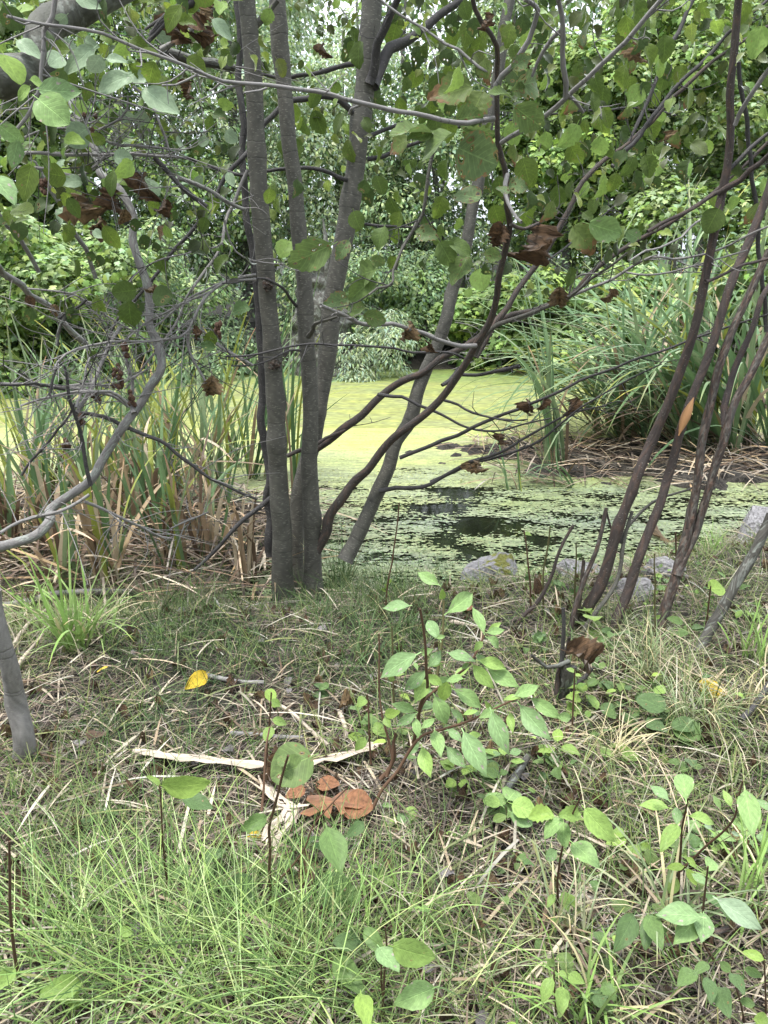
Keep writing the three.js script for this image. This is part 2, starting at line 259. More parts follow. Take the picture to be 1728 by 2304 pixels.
// many small copies as one mass; fill(i) returns [position, quaternion, scale vector, colour]
function mass(name, geo, mat, n, fill, parent) {
  const m = new THREE.InstancedMesh(geo, mat, n); let k = 0;
  for (let i = 0; i < n; i++) { const f = fill(i); if (!f) continue; MAT.compose(f[0], f[1], f[2]); m.setMatrixAt(k, MAT); m.setColorAt(k, COL.setRGB(...f[3])); k++; }
  m.count = k; m.name = parent ? name : numbered(name); m.castShadow = m.receiveShadow = true; m.userData.kind = 'stuff'; (parent ?? scene).add(m); return m;
}
const white = (rough = 1, through = 0, coat = 0, spec = 0.3) => new THREE.MeshPhysicalMaterial({ specularIntensity: spec, color: 0xffffff, roughness: rough, side: THREE.DoubleSide, transmission: through, thickness: 0, clearcoat: coat, clearcoatRoughness: 0.4 });
const quat = (x, y, z, order = 'YXZ') => new THREE.Quaternion().setFromEuler(E.set(x, y, z, order));
const tint = (c, v = 0.15, h = 0.1) => { const k = 1 + rr(-v, v) * 1.6, r = rr(-h, h); return [c[0] * k * (1 + r), c[1] * k, c[2] * k * (1 - r)]; };

// ---------- ground ----------
{
  const axis = (lo, hi, fineLo, fineHi, f) => { const a = []; for (let v = lo; v < hi;) { a.push(v); const o = v < fineLo ? fineLo - v : v > fineHi ? v - fineHi : 0; v += f + o * 0.12; } a.push(hi); return a; };
  const xs = axis(-60, 60, -3.2, 3.8, 0.04), ds = axis(-4, 90, 0.7, 7.2, 0.04), nx = xs.length, pos = [], uv = [], col = [], idx = [];
  ds.forEach((d, j) => xs.forEach((x, i) => {
    const h = gh(x, -d); pos.push(x, h, -d); uv.push(x / 1.3, d / 1.3);
    const wet = Math.max(sstep(h, WATER + 0.14, WATER + 0.02), d < 12 ? sstep(d - shore(x), 0.1, 0.5) * 0.95 : 0), far = sstep(d, 12, 14), k = lerp(1, 0.22, wet) * lerp(1, 0.5, far) * (1 + 0.5 * fbm(x * 1.1, d * 1.1, 3)), gn = clamp(0.5 + fbm(x * 0.8 + 4, d * 0.8, 3), 0, 1) * 0.25;
    col.push(k * (1 - gn * 0.4), k * (1 + gn * 0.1), k * (1 - gn * 0.6) * lerp(1, 1.15, wet));
    if (i && j) { const b = j * nx + i; idx.push(b - nx - 1, b - nx, b, b - nx - 1, b, b - 1); }
  }));
  const g = new THREE.BufferGeometry(); g.setAttribute('position', new THREE.Float32BufferAttribute(pos, 3)); g.setAttribute('uv', new THREE.Float32BufferAttribute(uv, 2)); g.setAttribute('color', new THREE.Float32BufferAttribute(col, 3)); g.setIndex(idx); g.computeVertexNormals();
  const W = 1024, q = rng(77), S = new Float32Array(W * W), H = new Float32Array(W * W);
  for (let k = 0; k < 5200; k++) { // old straw pressed into the soil
    let x = q() * W, y = q() * W, a = q() * 6.28, L = 25 + q() * 90, b = (q() - 0.5) * 0.03, v = 0.25 + q() * 0.75, wd = q() < 0.25 ? 2 : 1;
    for (let s = 0; s < L; s++) { x += Math.cos(a); y += Math.sin(a); a += b; for (let o = -wd; o <= wd; o++) { const i = ((Math.floor(y + o * Math.cos(a)) % W + W) % W) * W + (Math.floor(x - o * Math.sin(a)) % W + W) % W; S[i] = v * (Math.abs(o) === wd ? 0.7 : 1); H[i] = 0.4 + 0.6 * k / 5200; } }
  }
  const map = tex(W, W, (u, v, c) => { const s = S[Math.floor(v * W) * W + Math.floor(u * W)], m = 1 + 0.5 * tn(u, v, 9) + 0.5 * tn(u, v, 60, 3); for (let n = 0; n < 3; n++) c[n] = lerp([0.05, 0.038, 0.028][n] * m, [0.3, 0.25, 0.18][n] * m, s * 0.85); }, { srgb: true });
  const bump = tex(W, W, (u, v, c) => { c[0] = c[1] = c[2] = 0.35 + 0.55 * H[Math.floor(v * W) * W + Math.floor(u * W)] * 0.8 + 0.2 * tn(u, v, 50); });
  solo('ground', g, new THREE.MeshStandardMaterial({ map, bumpMap: bump, bumpScale: 0.006, roughness: 0.95, vertexColors: true }), 'brown earthen bank with old straw sloping down to the pond', 'ground', undefined, 'structure');
}
// ---------- pond ----------
{
  const g = new THREE.PlaneGeometry(34, 14); g.rotateX(-Math.PI / 2); g.translate(0, WATER, -9.6);
  const rip = tex(256, 256, (u, v, c) => { c[0] = c[1] = c[2] = 0.5 + 0.3 * tn(u, v, 8) + 0.15 * tn(u, v, 22, 4); });
  rip.repeat.set(30, 12);
  solo('pond_water', g, new THREE.MeshPhysicalMaterial({ color: new THREE.Color().setRGB(0.008, 0.009, 0.006), roughness: 0.06, ior: 1.33, bumpMap: rip, bumpScale: 0.0008 }), 'dark still pond water showing in gaps of the duckweed', 'water', undefined, 'structure');
}
const onWater = (sx, sy) => { const r = ray(sx, sy), t = (WATER - EYE) / r.y; return [r.x * t, -r.z * t]; };
const pools = [['q6', 300, 8, 150, 0.1], ['q6', 260, 95, 130, 0.1], ['q6', 400, 165, 130, 0.17], ['q6', 250, 230, 110, 0.12], ['q6', 375, 275, 70, 0.1], ['q6', 660, 225, 65, 0.1], ['q4', 330, 985, 170, 0.12], ['q4', 130, 880, 120, 0.12], ['q4', 220, 1045, 190, 0.09], ['q4', 420, 1110, 130, 0.13], ['q5', 960, 420, 60, 0.08], ['q4', 560, 1130, 50, 0.06]].map(([p, x, y, rx, rz]) => { const [sx, sy] = spot(p, x, y), [wx, wd] = onWater(sx, sy); return [wx, wd, rx / PANEL[p][2] / F * wd * 0.85, rz * 1.05]; });
function weed(x, d) { // above 0 where duckweed floats
  let c = 0.06 + sstep(d, 4.6, 6.6) * 0.5 - sstep(d, 5, 3.6) * 0.1, n = 0.6 * fbm(x * 3.1, d * 6.6, 4) + 0.3 * fbm(x * 9, d * 15, 2, 4) + 0.42 * N3(x * 24, d * 38) + 0.25 * N3(x * 60, d * 80, 2) * (1 - sstep(d, 5, 7) * 0.7);
  for (const [px_, pd, rx, rz] of pools) { const u = (x - px_) / rx, v = (d - pd) / rz; c -= 0.5 * Math.exp(-(u * u + v * v) * 1.2); }
  return c + n;
}
{
  const fill = (u, v, near) => {
    const x = near ? lerp(-4.5, 5.5, u) : lerp(-17, 17, u), d = near ? lerp(3, 8, v) : lerp(7.9, 15.2, v);
    const y = clamp(0.25 + sstep(d, 4.8, 8) * 0.6 + 0.7 * fbm(x * 1.1, d * 2.4, 3), 0, 1), g = clamp(sstep(d, 10.5, 13.5) * 0.9 + 0.8 * fbm(x * 0.7 + 8, d * 1.3, 3), 0, 1), s = 1 + 0.5 * N3(x * 40, d * 40) + 0.45 * N3(x * 110, d * 110) + 0.3 * fbm(x * 5, d * 9, 2);
    const st = 1 + 0.55 * fbm(x * 2.2, d * 16, 3, 7) + (near ? 0.3 * N3(x * 9, d * 20, 3) : 0.6 * N3(x * 10, d * 22, 3)); const b = clamp((fbm(x * 3 + 20, d * 6, 3) - 0.2) * 4, 0, 1) * (near ? 0.6 : 0.35), c = [0, 0, 0];
    for (let n = 0; n < 3; n++) { let k = lerp([0.29, 0.34, 0.22][n], [0.44, 0.47, 0.1][n], y); k = lerp(k, [0.22, 0.33, 0.05][n], g); k = lerp(k, [0.3, 0.28, 0.17][n], b); c[n] = k * s * st * (near ? 0.6 : 0.42) + (near ? 0.015 : 0); }
    return [x, d, c];
  };
  const mats = [true, false].map((near) => {
    const map = tex(near ? 2048 : 1024, near ? 1024 : 512, (u, v, c) => { const [x, d, k] = fill(u, v, near); c[0] = k[0]; c[1] = k[1]; c[2] = k[2]; c[3] = near ? (weed(x, d) > 0 ? 1 : 0) : 1; }, { srgb: true, repeat: false });
    return new THREE.MeshStandardMaterial({ map, alphaTest: near ? 0.5 : 0, roughness: 0.75, side: THREE.DoubleSide });
  });
  const sheet = (x0, x1, d0, d1, y) => { const g = new THREE.PlaneGeometry(x1 - x0, d1 - d0, 1, 1); g.rotateX(-Math.PI / 2); g.translate((x0 + x1) / 2, y, -(d0 + d1) / 2); return g; };
  const near = sheet(-4.5, 5.5, 3, 8, WATER + 0.006), far = sheet(-17, 17, 7.9, 15.2, WATER + 0.0025);
  const nv = near.attributes.uv; for (let i = 0; i < nv.count; i++) nv.setY(i, (-near.attributes.position.getZ(i) - 3) / 5);
  const fv = far.attributes.uv; for (let i = 0; i < fv.count; i++) fv.setY(i, (-far.attributes.position.getZ(i) - 7.9) / 7.3);
  solo('duckweed', far, mats[1], 'yellow green mat of duckweed covering the far half of the pond', 'duckweed', undefined, 'stuff');
  const o = thing('duckweed', 'paler broken duckweed with dark gaps on the near water', 'duckweed'); o.userData.kind = 'stuff';
  part('floating_mat', near, mats[0], o).userData.kind = 'stuff';
  // single fronds standing a little above the film
  R = rng(401);
  const disc = new THREE.CircleGeometry(1, 6); disc.rotateX(-Math.PI / 2);
  mass('frond', disc, white(0.6), 60000, () => {
    const d = 3.2 + 2.9 * Math.pow(R(), 1.3), x = rr(-0.9, 0.62) * d * 1.05 + 0.2, w = weed(x, d);
    if (w < -0.45 || (w < -0.12 && R() < 0.93) || (w < 0 && R() < 0.75) || gh(x, -d) > WATER) return null;
    const s = rr(0.0025, 0.008), y = clamp(sstep(d, 4.6, 6.5) + rr(-0.3, 0.4), 0, 1);
    return [V(x, WATER + 0.007 + R() * 0.007, -d), quat(rr(-0.25, 0.25), R() * 6, rr(-0.25, 0.25)), V(s, 1, s * rr(0.7, 1)), tint([lerp(0.2, 0.27, y), lerp(0.265, 0.29, y), lerp(0.135, 0.09, y)], 0.3, 0.1)];
  }, o);
}

// ---------- far bank: shrubs and trees ----------
const ovalLeaf = leafShape('egg', 51, { rows: 3, stalk: 0, fold: 0.3, curl: 0.35 });
{ const p = ovalLeaf; p.computeVertexNormals(); }
const bgOval = (() => { const g = new THREE.BufferGeometry(); g.setAttribute('position', new THREE.Float32BufferAttribute([0, 0, 0, -0.27, 0.42, 0.07, 0, 0.45, 0, 0.27, 0.42, 0.07, 0, 1, -0.18], 3)); g.setIndex([0, 2, 1, 0, 3, 2, 1, 2, 4, 2, 3, 4]); g.computeVertexNormals(); return g; })();
const bgNarrow = (() => { const g = bgOval.clone(); g.scale(0.5, 1, 1); return g; })();
const bgMaple = (() => { const pos = [0, 0.3, 0.05], idx = [], o = [[0, 0], [0.25, -0.05], [0.48, 0.12], [0.32, 0.3], [0.52, 0.58], [0.22, 0.6], [0, 1], [-0.22, 0.6], [-0.52, 0.58], [-0.32, 0.3], [-0.48, 0.12], [-0.25, -0.05]]; o.forEach(([x, y], i) => { pos.push(x, y, -0.12 * Math.hypot(x, y - 0.3)); idx.push(0, 1 + i, 1 + (i + 1) % o.length); }); const g = new THREE.BufferGeometry(); g.setAttribute('position', new THREE.Float32BufferAttribute(pos, 3)); g.setIndex(idx); g.computeVertexNormals(); return g; })();
const BG = { oval: bgOval, narrow: bgNarrow, maple: bgMaple };
const bgMat = white(1, 0.3, 0.4, 0.5);
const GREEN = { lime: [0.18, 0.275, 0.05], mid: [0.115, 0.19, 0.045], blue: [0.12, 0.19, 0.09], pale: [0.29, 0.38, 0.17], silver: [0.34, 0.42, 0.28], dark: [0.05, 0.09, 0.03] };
function foliage(parent, kind, n, lumps, size, cols, droop = 0) {
  const tot = lumps.reduce((s, l) => s + l[3] * l[3], 0), cum = []; let acc = 0; for (const l of lumps) cum.push(acc += l[3] * l[3] / tot);
  const shade = lumps.map(() => rr(-0.2, 0.25));
  return mass('crown', BG[kind], bgMat, n, () => {
    const u = R(), i = cum.findIndex((c) => c >= u), [x, y, z, r] = lumps[i < 0 ? 0 : i];
    const a = R() * 6.283, e = Math.asin(rr(-0.55, 1)), dir = V(Math.cos(a) * Math.cos(e), Math.sin(e), Math.sin(a) * Math.cos(e)), k = r * (1 - 0.5 * R() * R()) * (1 + 0.25 * N3(dir.x * 3 + i, dir.y * 3, dir.z * 3));
    const p = V(x + dir.x * k * 1.15, y + dir.y * k * 0.85, z + dir.z * k);
    if (parent.position.y + p.y < gh(parent.position.x + p.x, parent.position.z + p.z) - 0.05) return null;
    const n_ = dir.clone().multiplyScalar(0.7).add(V(rr(-0.7, 0.7), 0.75 + rr(-0.5, 0.5), rr(-0.5, 0.8))).normalize(), y_ = V(dir.x + rr(-1, 1), -0.5 - droop + rr(-0.6, 0.4), dir.z + rr(-1, 1)); y_.addScaledVector(n_, -y_.dot(n_)).normalize();
    const s = size * rr(0.65, 1.3), c = tint(pick(cols), 0.22, 0.16), b = 1 + shade[i];
    return [p, new THREE.Quaternion().setFromRotationMatrix(TMP.makeBasis(y_.clone().cross(n_), y_, n_)), V(s, s, s), [c[0] * b, c[1] * b, c[2] * b]];
  }, parent);
}
const XY = (sx, d) => at(sx, 640, d).x;
function bush(name, label, { sx, top, d, w, deep = 1.6, kind = 'oval', n = 6000, size = 0.09, cols, from = 0, lump = 0.5, count = 16, droop = 0, stems = 3, trunk = 0, lean = 0, trunkMat = M.farTrunk, sparse = 0 }) {
  const x = XY(sx, d), y0 = gh(x, -d), h = at(sx, top, d).y - y0, o = thing(name, label, name.includes('tree') ? 'tree' : 'shrub', V(x, y0, -d));
  n = Math.round(n * (trunk ? 1.6 : 1.25)); const lumps = [];
  for (let i = 0; i < count; i++) { const f = (i + R()) / count, yy = lerp(from * h, h - lump * 0.7, f), wd = w / 2 * (from > 0.15 ? Math.sin(Math.PI * (0.15 + 0.8 * f)) : Math.sqrt(1.02 - 0.8 * f * f)), a = R() * 6.283, q = Math.sqrt(R()); lumps.push([Math.cos(a) * wd * q + lean * f * h, yy, Math.sin(a) * deep / 2 * q, lump * rr(0.65, 1.25) * (1 - sparse * f)]); }
  foliage(o, kind, n, lumps, size, cols, droop);
  const H = h * (trunk ? 0.96 : 0.7);
  if (trunk) part('trunk', limb([V(0, -0.1, 0), V(rr(-0.08, 0.08) + lean * H * 0.3, H * 0.35, 0), V(rr(-0.2, 0.2) + lean * H * 0.65, H * 0.7, 0), V(rr(-0.2, 0.2) + lean * H, H, 0)], [trunk * 1.25, trunk, trunk * 0.75, trunk * 0.3], { sides: 9, step: 0.25, tile: 0.4, seed: Math.round(sx) }), trunkMat, o);
  const ls = []; for (let i = 0; i < (trunk ? 7 : stems); i++) { const l = pick(lumps), b = trunk ? V(lean * H * 0.5, l[1] * rr(0.35, 0.7), 0) : V(rr(-0.3, 0.3) * w * 0.4, -0.05, rr(-0.2, 0.2)), t = V(l[0], l[1], l[2]); ls.push(limb([b, b.clone().lerp(t, 0.5).add(V(0, 0.12 * h * R() * (trunk ? -0.4 : 1), 0)), t], [trunk ? trunk * 0.4 : 0.022, 0.006], { sides: 5, step: 0.3, seed: i })); }
  part(trunk ? 'limbs' : 'stems', mergeGeometries(ls), trunkMat, o);
  return o;
}
R = rng(501);
{
  const G = GREEN;
  bush('leafy_shrub', 'bright yellow green shrub on the far bank at the left edge of the pond', { sx: 90, top: 470, d: 11.5, w: 3.4, deep: 2.4, kind: 'maple', n: 9000, size: 0.105, cols: [G.lime, G.mid, G.lime, G.pale], count: 26, lump: 0.5 });
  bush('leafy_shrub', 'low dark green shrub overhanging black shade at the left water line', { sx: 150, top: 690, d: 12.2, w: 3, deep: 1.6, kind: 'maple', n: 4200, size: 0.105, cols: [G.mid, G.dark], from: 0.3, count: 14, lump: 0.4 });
  bush('leafy_shrub', 'bluish green fine-leaved shrub behind the twiggy grey branch', { sx: 400, top: 500, d: 13.2, w: 3.4, deep: 2, n: 9000, size: 0.09, cols: [G.blue, G.mid, G.pale], count: 24, lump: 0.5 });
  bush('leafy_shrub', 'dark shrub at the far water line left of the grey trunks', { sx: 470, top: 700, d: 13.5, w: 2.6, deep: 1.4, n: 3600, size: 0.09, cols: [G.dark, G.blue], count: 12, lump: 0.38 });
  bush('willow_shrub', 'pale silvery willow shrub drooping over the duckweed beside the third grey trunk', { sx: 845, top: 690, d: 12.6, w: 1.5, deep: 1, kind: 'narrow', n: 3800, size: 0.085, cols: [G.silver, G.pale, G.silver], count: 14, lump: 0.3, droop: 0.5 });
  bush('leafy_shrub', 'dense green shrub behind the silvery willow shrub', { sx: 770, top: 560, d: 14.2, w: 2.8, deep: 1.6, n: 6500, size: 0.085, cols: [G.mid, G.pale, G.blue], count: 20, lump: 0.45 });
  bush('leafy_shrub', 'mid green shrub between the leaning trunk and the rotten stump', { sx: 960, top: 560, d: 15, w: 2.6, deep: 1.5, n: 5200, size: 0.1, cols: [G.mid, G.blue], count: 16, lump: 0.45, from: 0.25 });
  bush('maple_shrub', 'broad-leaved maple shrub hanging over the water right of the leaning trunk', { sx: 1190, top: 610, d: 13.8, w: 3, deep: 1.8, kind: 'maple', n: 5600, size: 0.115, cols: [G.mid, G.lime, G.mid], count: 22, lump: 0.42, from: 0.22 });
  bush('maple_shrub', 'maple shrub behind the tops of the right cattails', { sx: 1420, top: 590, d: 13.4, w: 3, deep: 1.8, kind: 'maple', n: 5600, size: 0.11, cols: [G.mid, G.lime, G.pale], count: 20, lump: 0.45, from: 0.15 });
  bush('maple_shrub', 'tall maple shrub at the right edge behind the cattail stand', { sx: 1690, top: 480, d: 12.6, w: 3, deep: 1.8, kind: 'maple', n: 6500, size: 0.105, cols: [G.mid, G.blue, G.lime], count: 22, lump: 0.5 });
  // trees behind the first row
  bush('broadleaf_tree', 'leafy tree with a hidden trunk at the far left behind the lime shrub', { sx: -20, top: -120, d: 16, w: 5, deep: 3, kind: 'maple', n: 14000, size: 0.12, cols: [G.lime, G.mid, G.mid], from: 0.18, count: 40, lump: 0.7, trunk: 0.1 });
  bush('broadleaf_tree', 'dark leafy tree behind the bluish shrub left of the grey trunks', { sx: 300, top: -100, d: 17, w: 4.6, deep: 3, n: 13000, size: 0.115, cols: [G.mid, G.blue, G.lime], from: 0.2, count: 36, lump: 0.7, trunk: 0.09 });
  bush('broadleaf_tree', 'pale green tree seen between the first and second grey trunks', { sx: 560, top: -60, d: 18, w: 4.2, deep: 3, n: 12500, size: 0.115, cols: [G.pale, G.mid, G.silver], from: 0.16, count: 36, lump: 0.65, trunk: 0.1 });
  bush('broadleaf_tree', 'whitish green tree seen between the second and third grey trunks', { sx: 760, top: 40, d: 18.5, w: 3.6, deep: 3, n: 11000, size: 0.09, cols: [G.silver, G.pale, G.pale], from: 0.14, count: 32, lump: 0.6, trunk: 0.08 });
  bush('broadleaf_tree', 'tree with a pale thin trunk just left of the leaning grey stem', { sx: 985, top: 130, d: 18, w: 3.6, deep: 2.6, n: 9500, size: 0.115, cols: [G.mid, G.blue, G.pale], from: 0.22, count: 28, lump: 0.6, trunk: 0.07 });
  bush('broadleaf_tree', 'tree with an upright grey trunk right of the leaning grey stem', { sx: 1275, top: 60, d: 17, w: 3.8, deep: 2.6, kind: 'maple', n: 9000, size: 0.11, cols: [G.lime, G.mid, G.lime], from: 0.3, count: 28, lump: 0.6, trunk: 0.12 });
  bush('broadleaf_tree', 'yellow green maple with a grey trunk left of the tall brown stem', { sx: 1440, top: -60, d: 16.5, w: 4, deep: 2.6, kind: 'maple', n: 11500, size: 0.115, cols: [G.lime, G.lime, G.pale], from: 0.22, count: 32, lump: 0.65, trunk: 0.11 });
  bush('broadleaf_tree', 'lime green maple at the right edge behind the tall brown stem', { sx: 1680, top: -120, d: 17, w: 4.4, deep: 2.8, kind: 'maple', n: 12500, size: 0.11, cols: [G.lime, G.mid, G.pale], from: 0.2, count: 34, lump: 0.7, trunk: 0.1 });
  bush('slender_tree', 'slender pale-stemmed tree far behind with its bare trunk in view at the top centre', { sx: 655, top: -80, d: 21, w: 3, deep: 2.4, n: 7000, size: 0.11, cols: [G.pale, G.silver], from: 0.4, count: 20, lump: 0.6, trunk: 0.08 });
  bush('slender_tree', 'slender far tree whose bare trunk shows right of the forked grey stem', { sx: 1120, top: -40, d: 22, w: 3, deep: 2.4, n: 6500, size: 0.11, cols: [G.mid, G.pale], from: 0.5, count: 18, lump: 0.6, trunk: 0.1 });
  bush('slender_tree', 'slender far tree whose grey trunk shows left of the long diagonal branches', { sx: 1570, top: -100, d: 21, w: 3, deep: 2.4, n: 7000, size: 0.12, cols: [G.lime, G.mid], from: 0.45, count: 18, lump: 0.6, trunk: 0.13 });
  // wood beyond, joined with unseen trees round the viewer that block low sky
  const o = thing('far_and_unseen_woodland', 'far wood of mixed green trees closing the view behind the pond and unseen foliage round the viewer that blocks low sky light', 'woodland', V(0, 0, -29)); o.userData.kind = 'stuff';
  const lumps = []; for (let i = 0; i < 520; i++) { const x = rr(-22, 22), y = Math.pow(R(), 0.85) * (13 - 1.6 * Math.exp(-((x - 1.5) ** 2) / 9)); lumps.push([x, y, rr(-4, 5), rr(0.9, 1.7)]); }
  for (let i = 0; i < 420; i++) { const t = rr(-0.15, 1.15) * Math.PI, r = rr(10.5, 14), x = Math.cos(t) * r * 1.15, z = Math.sin(t) * r * 0.8 + 1.5; if (z < -4 && Math.abs(x) < 11) continue; lumps.push([x, rr(0.3, 12), z + 29 + (z < 0 ? -2 : 0), rr(1, 1.7)]); }  // leaf ring beside and behind the camera, out of view, darkening low sky
  foliage(o, 'oval', 150000, lumps, 0.25, [G.pale, G.mid, G.lime, G.blue, G.silver]);
  const tr = []; for (let i = 0; i < 26; i++) { const x = rr(-20, 20), z = rr(-3, 3), r = rr(0.07, 0.16); tr.push(limb([V(x, 0, z), V(x + rr(-0.2, 0.2), 5, z), V(x + rr(-0.5, 0.5), 11, z)], [r, r * 0.8, r * 0.3], { sides: 6, step: 0.8, tile: 0.4 })); }
  part('trunks', mergeGeometries(tr), M.farTrunk, o).userData.kind = 'stuff';
  const ug = thing('undergrowth', 'low leafy undergrowth filling the far bank under the trees', 'undergrowth', V(0, 0.3, -16.6)); ug.userData.kind = 'stuff';
  const ul = []; for (let i = 0; i < 210; i++) { const x = rr(-13, 13); ul.push([x, rr(0.1, 2.6) * rr(0.5, 1), rr(-2.6, 1.4), rr(0.35, 0.7)]); }
  foliage(ug, 'oval', 30000, ul, 0.1, [G.mid, G.dark, G.pale, G.blue]);
  // a rotten stump at the far water line
  const c = at(...spot(4, 410, 440), 13.2), st = thing('rotten_stump', 'dark broken stump at the far water line between the second and third grey trunks', 'stump', onGround(c.x, -13.2, -0.1));
  const hh = c.y + 0.42 - st.position.y; part('trunk', limb([V(0, 0, 0), V(0.02, hh * 0.5, 0), V(-0.05, hh, 0.05)], [0.46, 0.36, 0.3], { sides: 18, step: 0.05, knots: 7, jit: 0.3 }), M.lichenDark, st);
  part('splinter', limb([V(0.12, hh * 0.8, 0.2), V(0.16, hh * 1.05, 0.24), V(0.1, hh * 1.3, 0.2)], [0.09, 0.06, 0.01], { sides: 7 }), M.lichenDark, st);
  // bare fallen twigs at the far water line
  const tw = thing('fallen_branch', 'tangle of bare dead branches fallen at the far water line', 'branch', V(0, 0, 0)); const tg = [];
  for (let i = 0; i < 34; i++) { const b = at(rr(980, 1180), rr(740, 835), 13.1 + R()), e = b.clone().add(V(rr(-0.9, 0.9), rr(-0.2, 0.35), rr(-0.3, 0.3))); tg.push(limb([b, b.clone().lerp(e, 0.5).add(V(0, rr(-0.1, 0.15), 0)), e], [0.012, 0.004], { sides: 4, step: 0.15, seed: i })); }
  part('twigs', mergeGeometries(tg), M.alderPale, tw);
}

// ---------- cattails ----------
R = rng(601);
const CAT = Array.from({ length: 12 }, (_, i) => blade(12, [0.15, 0.35, 0.6, 0.9, 1.2, 1.5, 1.8, 2.1, 2.4, 0.3, 0.5, 0.9][i], { fold: 0.35, twist: rr(-0.8, 0.8), taper: 4, power: 1.6, kink: i > 8 ? 0.7 : 0 }));
const bladeTex = tex(32, 256, (u, v, c) => { const m = 0.85 + 0.25 * N3(u * 30, v * 3) + 0.15 * N3(u * 9, v * 40), t = clamp((v - 0.86) * 6 + N3(u * 5, v * 9) * 0.5, 0, 1); c[0] = lerp(0.8 * m, 1.3, t) * 0.7; c[1] = lerp(0.8 * m, 0.85, t) * 0.7; c[2] = lerp(0.8 * m, 0.7, t) * 0.7; }, { srgb: true, repeat: false });
const bladeMat = (r, g, b) => new THREE.MeshPhysicalMaterial({ color: new THREE.Color().setRGB(r * 2.7, g * 2.7, b * 2.8), map: bladeTex, roughness: 1, side: THREE.DoubleSide, transmission: 0.25, thickness: 0, clearcoat: 0.3, clearcoatRoughness: 0.4, specularIntensity: 0.4 });
const CATMAT = { green: [bladeMat(0.095, 0.165, 0.065), bladeMat(0.13, 0.2, 0.09), bladeMat(0.085, 0.15, 0.065), bladeMat(0.18, 0.235, 0.12), bladeMat(0.22, 0.25, 0.05)], dead: [bladeMat(0.32, 0.235, 0.14), bladeMat(0.22, 0.16, 0.1), bladeMat(0.4, 0.33, 0.23), bladeMat(0.1, 0.068, 0.044)] };
function cattail(label, group, x, d, { n = 20, h = 1.6, dead = 5, lean = 0, leanTo = 0, bends = [0, 8], wide = 0.021, spread = 0.35, yellow = 0.2 }) {
  const o = thing('cattail', label, 'cattail', V(x, Math.max(gh(x, -d), WATER - 0.06), -d), group);
  for (let i = 0; i < n + dead; i++) {
    const isDead = i >= n, g = isDead && R() < 0.5 ? CAT[9 + Math.floor(R() * 3)] : CAT[bends[0] + Math.floor(R() * (bends[1] - bends[0] + 1))], mats = isDead ? CATMAT.dead : CATMAT.green;
    const m = part(isDead ? 'dead_leaf' : 'leaf', g, isDead ? pick(mats) : R() < yellow ? mats[4] : mats[Math.floor(R() * 4)], o), L = h * rr(0.6, 1.08) * (isDead ? rr(0.45, 0.85) : 1), yaw = R() < 0.55 ? leanTo + rr(-0.9, 0.9) : R() * 6.283;
    m.position.set(rr(-0.07, 0.07), 0, rr(-0.07, 0.07)); m.quaternion.copy(quat(rr(0, spread) * R() + lean * Math.cos(yaw - leanTo), yaw, rr(-0.1, 0.1))); m.scale.set(wide * rr(0.7, 1.25) * (isDead ? 1.05 : 1), L, L);
  }
  return o;
}
const LEFTWARD = -Math.PI / 2;   // yaw that bends a blade towards -x
{ // dense stand on the right bank
  let li = 0; const labs = ['front cattail of the right stand nearest to the open water', 'cattail of the right stand seen between the first and second brown stems', 'cattail of the right stand behind the second brown stem', 'cattail in the front row of the right stand left of the third brown stem', 'cattail of the right stand between the third and fourth brown stems', 'front cattail of the right stand behind the short leaning dark stem', 'cattail of the right stand cut by the right edge of the view', 'cattail of the right stand reaching in from beyond the right edge', 'rear cattail at the left end of the right stand', 'rear cattail in the middle of the right stand', 'rear cattail at the right end of the right stand', 'short cattail at the far left of the right stand above the pale litter'], grp = 'cattails on the right bank';
  for (const [sx, d, h, n] of [[1440, 7.1, 1.5, 22], [1500, 6.9, 1.7, 24], [1560, 7.3, 1.8, 24], [1600, 6.7, 1.7, 24], [1650, 7.1, 1.9, 24], [1695, 6.6, 1.8, 22], [1740, 6.9, 1.9, 22], [1800, 6.6, 1.9, 20], [1480, 7.9, 1.7, 20], [1570, 8.1, 1.9, 20], [1680, 8.2, 2, 20], [1390, 7.7, 1.35, 16]]) cattail(labs[li++], grp, XY(sx, d) * 1.0, d, { n: n + 2, h: h * 1.45, dead: 8, lean: 0.52, leanTo: LEFTWARD, bends: [2, 8], spread: 0.75, yellow: 0.1, wide: 0.039 });
  cattail('lone pale cattail rising from the water left of the right bank stand', undefined, onWater(1250, 1058)[0], onWater(1250, 1058)[1], { n: 15, h: 1.75, dead: 4, bends: [0, 6], lean: 0.12, leanTo: LEFTWARD, wide: 0.034, spread: 0.3, yellow: 0 });
  cattail('small cattail leaning left with its foot at the edge of the muddy litter', undefined, onWater(1160, 1105)[0], onWater(1160, 1105)[1], { n: 4, h: 0.5, dead: 2, bends: [0, 2], lean: 0.3, leanTo: LEFTWARD });
  cattail('broken cattail stretched low over the mud towards the water', undefined, XY(1330, 5.6), 5.6, { n: 10, h: 1.1, dead: 3, bends: [2, 6], lean: 0.95, leanTo: LEFTWARD, spread: 0.3, yellow: 0 });
}
